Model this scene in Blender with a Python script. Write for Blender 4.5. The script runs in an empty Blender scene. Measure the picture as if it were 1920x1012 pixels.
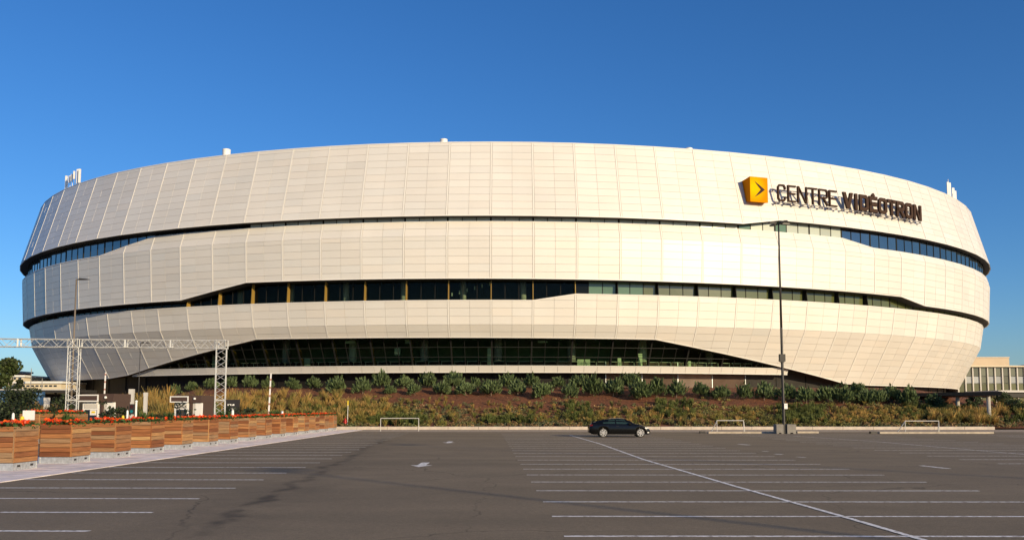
import bpy, math, random
import numpy as np
from mathutils import Vector, Matrix
random.seed(7); rng = np.random.default_rng(11)
R = math.radians
S = bpy.context.scene
COL = S.collection
# ------------------------------------------------------------------ camera, sky, sun, exposure
cd = bpy.data.cameras.new('camera'); cam = bpy.data.objects.new('camera', cd); COL.objects.link(cam)
cd.sensor_width = 36; cd.lens = 36*1650/1920; cd.shift_y = 0.0597; cd.clip_end = 5000; cd.clip_start = .1
cam.location = (0, 0, 2.1); cam.rotation_euler = (R(95), 0, 0)
S.camera = cam
SUN_AZ, SUN_EL = R(138.5), R(14.8)        # azimuth clockwise from +Y, elevation
sun_dir = Vector((math.sin(SUN_AZ)*math.cos(SUN_EL), math.cos(SUN_AZ)*math.cos(SUN_EL), math.sin(SUN_EL)))
W = bpy.data.worlds.new('World'); S.world = W; W.use_nodes = True
wn = W.node_tree; bg = wn.nodes['Background']
sky = wn.nodes.new('ShaderNodeTexSky'); sky.sky_type = 'NISHITA'; sky.sun_disc = False
sky.sun_elevation = SUN_EL; sky.sun_rotation = SUN_AZ
sky.altitude = 0; sky.air_density = 1.0; sky.dust_density = 0.5; sky.ozone_density = 6.0
hs = wn.nodes.new('ShaderNodeHueSaturation'); hs.inputs['Saturation'].default_value = 1.1; hs.inputs['Hue'].default_value = 0.505
wn.links.new(sky.outputs[0], hs.inputs['Color']); wn.links.new(hs.outputs[0], bg.inputs[0]); bg.inputs[1].default_value = 0.128
sl = bpy.data.lights.new('sun', 'SUN'); sl.energy = 4.9; sl.angle = R(0.5); sl.color = (1.0, 0.79, 0.485)
so = bpy.data.objects.new('sun', sl); COL.objects.link(so); so.rotation_euler = sun_dir.to_track_quat('Z', 'Y').to_euler()
so.location = (60, -60, 60)
S.view_settings.view_transform = 'Standard'; S.view_settings.look = 'None'
S.view_settings.exposure = 0.15; S.view_settings.gamma = 1.0; S.view_settings.use_curve_mapping = False
S.render.engine = 'CYCLES'; S.cycles.max_bounces = 6; S.cycles.transparent_max_bounces = 12

# ------------------------------------------------------------------ helpers
def tag(o, label=None, cat=None, group=None, kind=None):
    if label: o['label'] = label
    if cat: o['category'] = cat
    if group: o['group'] = group
    if kind: o['kind'] = kind
    return o
def empty(name, loc=(0, 0, 0), rz=0, label=None, cat=None, group=None):
    o = bpy.data.objects.new(name, None); COL.objects.link(o); o.location = loc; o.rotation_euler = (0, 0, rz)
    o.empty_display_size = .3
    return tag(o, label, cat, group)
class MB:
    def __init__(s): s.v = []; s.f = []; s.t = []; s.m = []
    def add(s, vs, fs, tone=None, mi=0):
        n = len(s.v); s.v += [tuple(map(float, p)) for p in vs]
        for f in fs: s.f.append([n+i for i in f]); s.t.append(tone); s.m.append(mi)
    def box(s, x0, x1, y0, y1, z0, z1, mi=0, tone=None):
        s.add([(x0,y0,z0),(x1,y0,z0),(x1,y1,z0),(x0,y1,z0),(x0,y0,z1),(x1,y0,z1),(x1,y1,z1),(x0,y1,z1)],
              [(3,2,1,0),(4,5,6,7),(0,1,5,4),(1,2,6,5),(2,3,7,6),(3,0,4,7)], tone, mi)
    def tube(s, p, q, r0, r1=None, n=8, caps=True, mi=0, tone=None):
        r1 = r0 if r1 is None else r1
        p = Vector(p); q = Vector(q); d = (q-p)
        if d.length < 1e-6: return
        d.normalize(); a = d.orthogonal().normalized(); b = d.cross(a)
        vs = []
        for c, r in ((p, r0), (q, r1)):
            for i in range(n):
                t = 2*math.pi*i/n; vs.append(c+a*(r*math.cos(t))+b*(r*math.sin(t)))
        fs = [(i, (i+1) % n, n+(i+1) % n, n+i) for i in range(n)]
        if caps: fs += [tuple(range(n-1, -1, -1)), tuple(range(n, 2*n))]
        s.add(vs, fs, tone, mi)
    def lathe(s, prof, c=(0,0,0), n=16, mi=0, tone=None):
        vs = []; 
        for r, z in prof:
            for i in range(n):
                t = 2*math.pi*i/n; vs.append((c[0]+r*math.cos(t), c[1]+r*math.sin(t), c[2]+z))
        fs = []
        for k in range(len(prof)-1):
            for i in range(n): fs.append((k*n+i, k*n+(i+1) % n, (k+1)*n+(i+1) % n, (k+1)*n+i))
        fs += [tuple(range(n-1,-1,-1)), tuple(range((len(prof)-1)*n, len(prof)*n))]
        s.add(vs, fs, tone, mi)
    def prism(s, poly, d, mi=0, tone=None):      # poly: list of 3d pts, d: extrusion vector
        n = len(poly); d = Vector(d)
        vs = [Vector(p) for p in poly]+[Vector(p)+d for p in poly]
        s.add(vs, [tuple(range(n)), tuple(range(2*n-1, n-1, -1))]+[(i, n+i, n+(i+1) % n, (i+1) % n) for i in range(n)], tone, mi)
    def mesh(s, name, mats):
        me = bpy.data.meshes.new(name); me.from_pydata(s.v, [], s.f)
        for m in (mats if isinstance(mats, (list, tuple)) else [mats]): me.materials.append(m)
        if any(s.m): me.polygons.foreach_set('material_index', s.m)
        if any(t is not None for t in s.t):
            at = me.attributes.new('tone', 'FLOAT_COLOR', 'FACE')
            arr = np.ones((len(s.f), 4), np.float32)
            for i, t in enumerate(s.t):
                if t is not None: arr[i, :3] = t
            at.data.foreach_set('color', arr.ravel())
        me.update(); return me
    def build(s, name, mats, parent=None, smooth=False, loc=None, rz=0):
        me = s.mesh(name, mats)
        if smooth: me.polygons.foreach_set('use_smooth', [True]*len(me.polygons))
        return link(name, me, parent, loc, rz)
def link(name, me, parent=None, loc=None, rz=0):
    o = bpy.data.objects.new(name, me); COL.objects.link(o)
    if parent: o.parent = parent
    if loc is not None: o.location = loc
    if rz: o.rotation_euler = (0, 0, rz)
    return o
def copy_tree(o, parent=None):
    c = o.copy(); COL.objects.link(c); c.parent = parent
    for ch in list(o.children): copy_tree(ch, c)
    return c
def quads_obj(name, P, tone, mats, parent=None):   # P (n,4,3) numpy, tone (n,3)
    n = len(P); me = bpy.data.meshes.new(name)
    me.vertices.add(n*4); me.vertices.foreach_set('co', P.astype(np.float32).ravel())
    me.loops.add(n*4); me.loops.foreach_set('vertex_index', np.arange(n*4, dtype=np.int32))
    me.polygons.add(n); me.polygons.foreach_set('loop_start', np.arange(0, n*4, 4, dtype=np.int32))
    me.materials.append(mats)
    at = me.attributes.new('tone', 'FLOAT_COLOR', 'FACE')
    at.data.foreach_set('color', np.hstack([tone, np.ones((n, 1))]).astype(np.float32).ravel())
    me.update(calc_edges=True); me.validate()
    return link(name, me, parent)

# ------------------------------------------------------------------ materials
def new_mat(name):
    m = bpy.data.materials.new(name); m.use_nodes = True
    return m, m.node_tree, m.node_tree.nodes['Principled BSDF']
def nd(nt, t, **kw):
    n = nt.nodes.new(t)
    for k, v in kw.items(): setattr(n, k, v)
    return n
def mat(name, col, rough=.6, metal=0., var=.0, scale=4., bump=0., bscale=40., spec=.5, tone=False, coat=0., objrand=0., coords='Object', ior=None):
    m, nt, b = new_mat(name); L = nt.links.new
    b.inputs['Roughness'].default_value = rough; b.inputs['Metallic'].default_value = metal
    b.inputs['Specular IOR Level'].default_value = spec; b.inputs['Coat Weight'].default_value = coat
    if ior: b.inputs['IOR'].default_value = ior
    out = None
    rgb = nd(nt, 'ShaderNodeRGB'); rgb.outputs[0].default_value = (*col, 1); out = rgb.outputs[0]
    tc = nd(nt, 'ShaderNodeTexCoord')
    def mul(a, fac_sock):
        mx = nd(nt, 'ShaderNodeMix', data_type='RGBA', blend_type='MULTIPLY'); mx.inputs[0].default_value = 1
        L(a, mx.inputs[6]); L(fac_sock, mx.inputs[7]); return mx.outputs[2]
    if tone:
        at = nd(nt, 'ShaderNodeAttribute'); at.attribute_name = 'tone'; out = mul(out, at.outputs['Color'])
    if objrand:
        oi = nd(nt, 'ShaderNodeObjectInfo'); mr = nd(nt, 'ShaderNodeMapRange')
        mr.inputs[3].default_value = 1-objrand; mr.inputs[4].default_value = 1+objrand
        L(oi.outputs['Random'], mr.inputs[0]); out = mul(out, mr.outputs[0])
    if var:
        no = nd(nt, 'ShaderNodeTexNoise'); no.inputs['Scale'].default_value = scale; no.inputs['Detail'].default_value = 6
        mr = nd(nt, 'ShaderNodeMapRange'); mr.inputs[1].default_value = .3; mr.inputs[2].default_value = .7
        mr.inputs[3].default_value = 1-var; mr.inputs[4].default_value = 1+var
        L(tc.outputs[coords], no.inputs['Vector']); L(no.outputs['Fac'], mr.inputs[0]); out = mul(out, mr.outputs[0])
    L(out, b.inputs['Base Color'])
    if bump:
        no = nd(nt, 'ShaderNodeTexNoise'); no.inputs['Scale'].default_value = bscale; no.inputs['Detail'].default_value = 4
        bp = nd(nt, 'ShaderNodeBump'); bp.inputs['Strength'].default_value = bump; bp.inputs['Distance'].default_value = .02
        L(tc.outputs[coords], no.inputs['Vector']); L(no.outputs['Fac'], bp.inputs['Height']); L(bp.outputs[0], b.inputs['Normal'])
    return m
def leaf_mat(name, col, rough=.6, trans=.25):
    m, nt, b = new_mat(name); L = nt.links.new
    at = nd(nt, 'ShaderNodeAttribute'); at.attribute_name = 'tone'
    mx = nd(nt, 'ShaderNodeMix', data_type='RGBA', blend_type='MULTIPLY'); mx.inputs[0].default_value = 1
    mx.inputs[6].default_value = (*col, 1); L(at.outputs['Color'], mx.inputs[7])
    L(mx.outputs[2], b.inputs['Base Color']); b.inputs['Roughness'].default_value = rough; b.inputs['Specular IOR Level'].default_value = .3
    tr = nd(nt, 'ShaderNodeBsdfTranslucent'); L(mx.outputs[2], tr.inputs[0])
    ms = nd(nt, 'ShaderNodeMixShader'); ms.inputs[0].default_value = trans
    L(b.outputs[0], ms.inputs[1]); L(tr.outputs[0], ms.inputs[2]); L(ms.outputs[0], nt.nodes['Material Output'].inputs[0])
    return m
M = {}
M['panel'] = mat('white_aluminium_panel', (.71, .68, .63), rough=.45, metal=.08, spec=.5, tone=True, var=.04, scale=.14)
M['joint'] = mat('panel_joint_backing', (.40, .375, .34), rough=.8)
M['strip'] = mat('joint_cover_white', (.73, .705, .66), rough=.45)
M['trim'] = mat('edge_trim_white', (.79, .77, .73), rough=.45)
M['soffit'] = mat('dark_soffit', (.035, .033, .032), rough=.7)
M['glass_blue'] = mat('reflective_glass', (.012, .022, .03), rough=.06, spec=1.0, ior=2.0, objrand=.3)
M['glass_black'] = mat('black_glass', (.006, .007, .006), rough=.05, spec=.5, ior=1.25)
M['glass_olive'] = mat('olive_reflection_glass', (.085, .095, .035), rough=.12, spec=.5, objrand=.18)  # greenish reflection put into the base colour
M['glass_green'] = mat('green_reflection_glass', (.10, .17, .11), rough=.12, spec=.5, objrand=.12)  # light green reflections painted as base colour
M['glass_pale'] = mat('pale_reflection_glass', (.42, .46, .40), rough=.2, objrand=.12)  # base colour lightened to stand for light reflected in these panes
M['glass_grey'] = mat('grey_sky_reflection_glass', (.42, .47, .43), rough=.12, objrand=.25)  # sky reflection of the shaded panes lifted into the base colour
M['mullion'] = mat('dark_mullion', (.014, .014, .013), rough=.6, spec=.2)
M['gold'] = mat('gold_fin', (.31, .195, .04), rough=.5, metal=.2)
M['louvre_black'] = mat('black_louvre', (.02, .019, .018), rough=.6)
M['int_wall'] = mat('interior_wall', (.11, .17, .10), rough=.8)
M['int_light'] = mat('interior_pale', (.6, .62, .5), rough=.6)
M['concrete'] = mat('concrete', (.42, .39, .35), rough=.85, var=.15, scale=1.5, bump=.2)
M['steel'] = mat('galvanised_steel', (.55, .57, .58), rough=.45, metal=.6, var=.2, scale=9)
M['alu'] = mat('bright_aluminium', (.60, .60, .585), rough=.4, metal=.35)
M['darkpole'] = mat('dark_bronze_paint', (.028, .024, .022), rough=.45)
M['white'] = mat('white_paint', (.78, .77, .74), rough=.5)
M['line'] = None
M['sign_brown'] = mat('dark_brown_letter', (.060, .038, .030), rough=.9, spec=.05)
M['sign_rail'] = mat('grey_rail', (.16, .145, .15), rough=.5)
def louvre(name, col, rough, metal=.3):
    m = mat(name, col, rough=rough, metal=metal, var=.15, scale=.8); nt = m.node_tree; L = nt.links.new
    b = nt.nodes['Principled BSDF']; tc = nd(nt, 'ShaderNodeTexCoord'); sp = nd(nt, 'ShaderNodeSeparateXYZ')
    L(tc.outputs['Object'], sp.inputs[0]); mm = nd(nt, 'ShaderNodeMath', operation='MULTIPLY'); mm.inputs[1].default_value = 5.5
    L(sp.outputs['Z'], mm.inputs[0]); fr = nd(nt, 'ShaderNodeMath', operation='FRACT'); L(mm.outputs[0], fr.inputs[0])
    bp = nd(nt, 'ShaderNodeBump'); bp.inputs['Strength'].default_value = .7; bp.inputs['Distance'].default_value = .08
    L(fr.outputs[0], bp.inputs['Height']); L(bp.outputs[0], b.inputs['Normal']); return m
M['wall_black'] = louvre('black_louvre_wall', (.018, .016, .015), .6)
M['wall_brown'] = louvre('brown_metal_wall', (.16, .11, .085), .45, .5)
M['wall_shiny'] = louvre('polished_brown_wall', (.42, .33, .27), .3, .6)
M['wall_grey'] = louvre('dark_grey_wall', (.045, .042, .038), .5)
# clear tinted glass of the ground floor
def clear_glass():
    m, nt, b = new_mat('tinted_clear_glass'); L = nt.links.new
    tr = nd(nt, 'ShaderNodeBsdfTransparent'); tr.inputs[0].default_value = (.58, .70, .58, 1)
    gl = nd(nt, 'ShaderNodeBsdfGlossy'); gl.inputs[1].default_value = .04; gl.inputs[0].default_value = (.8, .85, .8, 1)
    fr = nd(nt, 'ShaderNodeFresnel'); fr.inputs[0].default_value = 1.22
    ms = nd(nt, 'ShaderNodeMixShader'); L(fr.outputs[0], ms.inputs[0]); L(tr.outputs[0], ms.inputs[1]); L(gl.outputs[0], ms.inputs[2])
    L(ms.outputs[0], nt.nodes['Material Output'].inputs[0]); return m
M['glass_clear'] = clear_glass()
# asphalt with grain, mottling, a drain stain and hairline cracks
def asphalt():
    m, nt, b = new_mat('asphalt'); L = nt.links.new
    b.inputs['Roughness'].default_value = .85; b.inputs['Specular IOR Level'].default_value = .3
    tc = nd(nt, 'ShaderNodeTexCoord'); co = tc.outputs['Object']
    def noise(scale, detail=5, vec=co, rough=.55):
        n = nd(nt, 'ShaderNodeTexNoise'); n.inputs['Scale'].default_value = scale; n.inputs['Detail'].default_value = detail
        n.inputs['Roughness'].default_value = rough; L(vec, n.inputs['Vector']); return n.outputs['Fac']
    def rng_(s, a, b_, c, d):
        r = nd(nt, 'ShaderNodeMapRange'); L(s, r.inputs[0])
        for i, v in enumerate((a, b_, c, d)): r.inputs[i+1].default_value = v
        return r.outputs[0]
    def math_(op, a, c=None):
        n = nd(nt, 'ShaderNodeMath', operation=op)
        for i, s in enumerate((a, c)):
            if s is None: continue
            if isinstance(s, (int, float)): n.inputs[i].default_value = s
            else: L(s, n.inputs[i])
        return n.outputs[0]
    base = nd(nt, 'ShaderNodeRGB'); base.outputs[0].default_value = (.205, .158, .100, 1)
    mp = nd(nt, 'ShaderNodeMapping'); mp.inputs['Scale'].default_value = (.06, .25, 1); L(co, mp.inputs[0])
    f = rng_(noise(1.0, 6, mp.outputs[0]), .3, .7, .86, 1.14)
    f = math_('MULTIPLY', f, rng_(noise(.7, 6), .3, .7, .92, 1.08))
    f = math_('MULTIPLY', f, rng_(noise(38, 4, co, .7), .3, .7, .62, 1.38))
    f = math_('MULTIPLY', f, rng_(noise(9, 4), .3, .7, .88, 1.12))
    f = math_('MULTIPLY', f, rng_(noise(2.2, 6, co, .75), .62, .74, 1, .72))
    # drain stain down the aisle
    sp = nd(nt, 'ShaderNodeSeparateXYZ'); L(co, sp.inputs[0])
    wob = rng_(noise(.35, 4), .2, .8, -.55, .55)
    cx = math_('ADD', math_('MULTIPLY', sp.outputs['Y'], -.075), -4.2)
    dx = math_('ABSOLUTE', math_('ADD', math_('SUBTRACT', sp.outputs['X'], cx), wob))
    core = rng_(dx, .08, .34, 1, 0); halo = rng_(dx, .2, 1.6, .35, 0)
    st = math_('MAXIMUM', core, halo); st = math_('MULTIPLY', st, rng_(noise(1.3, 5), .35, .62, .15, 1))
    st = math_('MULTIPLY', st, rng_(sp.outputs['Y'], 58, 66, 1, 0)); st = math_('MULTIPLY', st, rng_(sp.outputs['Y'], 13, 16.5, 0, 1))
    f = math_('MULTIPLY', f, rng_(st, 0, 1, 1, .36))
    # cracks
    vo = nd(nt, 'ShaderNodeTexVoronoi', feature='DISTANCE_TO_EDGE'); vo.inputs['Scale'].default_value = .11
    wv = nd(nt, 'ShaderNodeTexNoise'); wv.inputs['Scale'].default_value = .8; wv.inputs['Detail'].default_value = 5; L(co, wv.inputs['Vector'])
    av = nd(nt, 'ShaderNodeMixRGB' if False else 'ShaderNodeVectorMath', operation='ADD'); L(co, av.inputs[0]); L(wv.outputs['Color'], av.inputs[1])
    L(av.outputs[0], vo.inputs['Vector'])
    ck = rng_(vo.outputs['Distance'], 0, .0035, 1, 0); ck = math_('MULTIPLY', ck, rng_(noise(.13, 3),   .42, .52, 0, 1))
    f = math_('MULTIPLY', f, rng_(ck, 0, 1, 1, .45))
    mx = nd(nt, 'ShaderNodeMix', data_type='RGBA', blend_type='MULTIPLY'); mx.inputs[0].default_value = 1
    L(base.outputs[0], mx.inputs[6]); L(f, mx.inputs[7]); L(mx.outputs[2], b.inputs['Base Color'])
    bp = nd(nt, 'ShaderNodeBump'); bp.inputs['Strength'].default_value = .35; bp.inputs['Distance'].default_value = .01
    L(noise(70, 3), bp.inputs['Height']); L(bp.outputs[0], b.inputs['Normal'])
    return m
M['asphalt'] = asphalt()
def worn_paint():
    m, nt, b = new_mat('worn_white_line_paint'); L = nt.links.new
    tc = nd(nt, 'ShaderNodeTexCoord'); no = nd(nt, 'ShaderNodeTexNoise'); no.inputs['Scale'].default_value = 9; no.inputs['Detail'].default_value = 8
    ge = nd(nt, 'ShaderNodeNewGeometry'); L(ge.outputs['Position'], no.inputs['Vector'])
    cr = nd(nt, 'ShaderNodeValToRGB'); cr.color_ramp.elements[0].position = .36; cr.color_ramp.elements[1].position = .52
    cr.color_ramp.elements[0].color = (.34, .30, .26, 1); cr.color_ramp.elements[1].color = (.90, .87, .82, 1)
    L(no.outputs['Fac'], cr.inputs[0]); L(cr.outputs[0], b.inputs['Base Color']); b.inputs['Roughness'].default_value = .7; return m
M['line'] = worn_paint()
def wood():
    m, nt, b = new_mat('cedar_board'); L = nt.links.new
    oi = nd(nt, 'ShaderNodeObjectInfo'); cr = nd(nt, 'ShaderNodeValToRGB'); el = cr.color_ramp.elements
    el[0].position = 0; el[0].color = (.17, .055, .016, 1); el[1].position = 1; el[1].color = (.45, .27, .11, 1)
    for p, c in ((.2, (.27, .10, .032)), (.45, (.36, .155, .050)), (.65, (.29, .145, .062)), (.82, (.28, .175, .092)), (.92, (.40, .205, .075))):
        e = el.new(p); e.color = (*c, 1)
    L(oi.outputs['Random'], cr.inputs[0])
    tc = nd(nt, 'ShaderNodeTexCoord'); mp = nd(nt, 'ShaderNodeMapping'); mp.inputs['Scale'].default_value = (1.5, 30, 30)
    ad = nd(nt, 'ShaderNodeVectorMath', operation='ADD'); L(tc.outputs['Object'], ad.inputs[0]); L(oi.outputs['Location'], ad.inputs[1])
    L(ad.outputs[0], mp.inputs[0]); no = nd(nt, 'ShaderNodeTexNoise'); no.inputs['Scale'].default_value = 1; no.inputs['Detail'].default_value = 6; L(mp.outputs[0], no.inputs['Vector'])
    mr = nd(nt, 'ShaderNodeMapRange'); mr.inputs[1].default_value = .3; mr.inputs[2].default_value = .7; mr.inputs[3].default_value = .62; mr.inputs[4].default_value = 1.3
    L(no.outputs['Fac'], mr.inputs[0]); mx = nd(nt, 'ShaderNodeMix', data_type='RGBA', blend_type='MULTIPLY'); mx.inputs[0].default_value = 1
    L(cr.outputs[0], mx.inputs[6]); L(mr.outputs[0], mx.inputs[7]); L(mx.outputs[2], b.inputs['Base Color']); b.inputs['Roughness'].default_value = .65
    bp = nd(nt, 'ShaderNodeBump'); bp.inputs['Strength'].default_value = .3; bp.inputs['Distance'].default_value = .01; L(no.outputs['Fac'], bp.inputs['Height']); L(bp.outputs[0], b.inputs['Normal'])
    return m
M['wood'] = wood()
M['paver'] = mat('pale_paver', (.76, .69, .66), rough=.8, tone=True, var=.12, scale=2.5, bump=.2)
M['paver_joint'] = mat('paver_joint', (.22, .20, .19), rough=.9, var=.2, scale=2)
M['gutter'] = mat('gravelly_gutter', (.36, .285, .21), rough=.9, var=.3, scale=3, bump=.5, bscale=14)
M['island'] = mat('island_concrete', (.40, .34, .26), rough=.9, var=.2, scale=2.5)
M['ballast'] = mat('ballast_concrete', (.22, .205, .185), rough=.9, var=.15, scale=2)
M['kerb'] = mat('kerb_concrete', (.50, .43, .355), rough=.85, var=.12, scale=2)
M['mulch'] = mat('brown_mulch', (.14, .046, .016), rough=.95, var=.55, scale=3.5, bump=1.0, bscale=12)
M['ground'] = mat('dull_ground', (.12, .105, .075), rough=.95, var=.3, scale=.05)
M['leaf'] = leaf_mat('leaf', (1, 1, 1))
M['bark'] = mat('bark', (.12, .085, .06), rough=.9, var=.3, scale=8)
M['soil'] = mat('soil', (.05, .033, .022), rough=.95)

# ------------------------------------------------------------------ arena surface (plan: rotated ellipse, three tilted bands)
X0, EB, EA, PSI, YF = 0.312, 72.062, 90.928, 0.08, 106.0
YC = YF+EB
PROF = {'U': ((20, 0), (25.6, 0), (35.55, 2.64), (40, 3.8)),
        'M': ((12, .9), (16.1, .86), (23.1, .45), (25.2, 1.1), (28, 1.8)),
        'L': ((0, 9.0), (5.3, 6.1), (12.4, 2.36), (15.4, 1.86), (19, 1.3)),
        'G1': ((0, 1.22), (60, 1.22)), 'G2': ((0, 2.55), (60, 2.55)),
        'G3': ((0, 9.6), (5.3, 6.9), (12.4, 3.3), (19, 2.6)),
        'W': ((0, 8.0), (60, 8.0)), 'J': ((0, 7.5), (60, 7.5)), 'K': ((0, 5.2), (60, 5.2)), 'I': ((0, 13.5), (60, 13.5)), 'C': ((0, 9.3), (60, 9.3)),
        'ST': ((0, 8.6), (6.55, 5.95), (7.5, 5.55), (19, 2.))}
_f = np.linspace(-math.pi, math.pi, 12001)
_a = np.concatenate([[0], np.cumsum(np.hypot(np.diff(EA*np.sin(_f)), np.diff(EB*np.cos(_f))))]); _a -= np.interp(0, _f, _a)
PERI = _a[-1]-_a[0]
def s2phi(s): return float(np.interp(s, _a, _f))
def ins(b, h): p = PROF[b]; return float(np.interp(h, [q[0] for q in p], [q[1] for q in p]))
def surf(b, s, h, off=0.):
    phi = s2phi(s); i = ins(b, h)-off
    x = (EA-i)*math.sin(phi); y = -(EB-i)*math.cos(phi)
    return Vector((X0+x*math.cos(PSI)-y*math.sin(PSI), YC+x*math.sin(PSI)+y*math.cos(PSI), h))
def outward(s):
    phi = s2phi(s); n = Vector((math.sin(phi)/EA, -math.cos(phi)/EB, 0)).normalized()
    return Vector((n.x*math.cos(PSI)-n.y*math.sin(PSI), n.x*math.sin(PSI)+n.y*math.cos(PSI), 0))
SEAMS = [-117.8, -111.9, -106, -100.1, -94.3, -88.6, -83.1, -77.4, -72.1, -66.7, -61.4, -56.1, -50.9, -45.7, -40.6, -35.4, -30.2, -24.9, -19.5, -14.1, -8.7, -3.4, 2.0, 7.5,
         12.9, 18.4, 23.9, 29.5, 35.1, 40.8, 46.4, 52.2, 58.1, 64.2, 70.4, 76.5, 82.5, 88.5, 94.5, 100.5, 106.5, 112.5, 118.5]
s_ = SEAMS[-1]; BACK = []
nb = 44; step = (PERI-(SEAMS[-1]-SEAMS[0]))/nb
BACK = [SEAMS[-1]+step*i for i in range(nb+1)]
def wrap(s): return s-PERI if s > _a[-1] else s
def pw(*pts):
    xs = [p[0] for p in pts]; ys = [p[1] for p in pts]
    return lambda s: float(np.interp(wrap(s), xs, ys))
ROOF = pw((-300, 35.55), (300, 35.55))
UB = pw((-300, 25.66), (23.9, 25.5), (29.5, 26.35), (300, 26.3))
MT = pw((-300, 23.25), (-66.7, 23.25), (-56.1, 25.06), (40.8, 25.04), (46.4, 24.12), (300, 24.3))
MBt = pw((-300, 16.14), (-50.9, 16.14), (-40.6, 17.97), (52.2, 17.68), (58.1, 16.77), (300, 16.6))
LT = pw((-300, 15.4), (-3.4, 15.4), (2.0, 16.22), (300, 15.95))
LBt = pw((-300, 6.37), (-72.1, 6.37), (-66.7, 6.75), (-40.6, 10.92), (12.9, 10.74), (46.4, 5.52), (52.2, 5.35), (300, 5.3))
STT, STB = 7.48, 6.62
ROWS = {'U': [24.8]+[26.47+.95*i for i in range(10)]+[36.2],
        'M': [15.2, 16.05, 17.0, 17.85, 18.75, 19.7, 20.65, 21.6, 22.55, 23.1, 24.1, 26.0],
        'L': [4.7, 5.6, 6.45, 7.3, 8.15, 9.0, 9.85, 10.7, 11.55, 12.4, 13.42, 14.42, 15.42, 16.9]}
BANDS = {'U': (UB, ROOF), 'M': (MBt, MT), 'L': (LBt, LT)}
def cam_area(pts):
    cp, sp = math.cos(R(5)), math.sin(R(5)); q = []
    for p in pts:
        z = p[2]-2.1; d = p[1]*cp+z*sp
        if d < 1: return 0
        q.append((1650*p[0]/d, 1650*(-p[1]*sp+z*cp)/d))
    if min(a for a, b in q) < -960 or max(a for a, b in q) > 960: return 0
    return .5*sum(q[i][0]*q[(i+1) % len(q)][1]-q[(i+1) % len(q)][0]*q[i][1] for i in range(len(q)))
def clip(poly, fn):       # keep fn(c,h) >= 0
    out = []
    for i in range(len(poly)):
        a, b = poly[i], poly[(i+1) % len(poly)]; fa, fb = fn(*a), fn(*b)
        if fa >= 0: out.append(a)
        if (fa >= 0) != (fb >= 0):
            t = fa/(fa-fb); out.append((a[0]+t*(b[0]-a[0]), a[1]+t*(b[1]-a[1])))
    return out
def bay_pt(b, s0, s1, c, h, off): return surf(b, s0, h, off).lerp(surf(b, s1, h, off), c)
arena = empty('arena', (X0, YC, 0), 0, 'huge white panelled oval arena with dark ribbon windows behind the planted bank', 'arena')
def achild(o):     # keep world coordinates under the arena empty
    o.parent = arena; o.matrix_parent_inverse = Matrix.Translation((-X0, -YC, 0)); return o
def sub(o, p): o.parent = p; return o
pieces = {}
band_obj = {}
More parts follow.
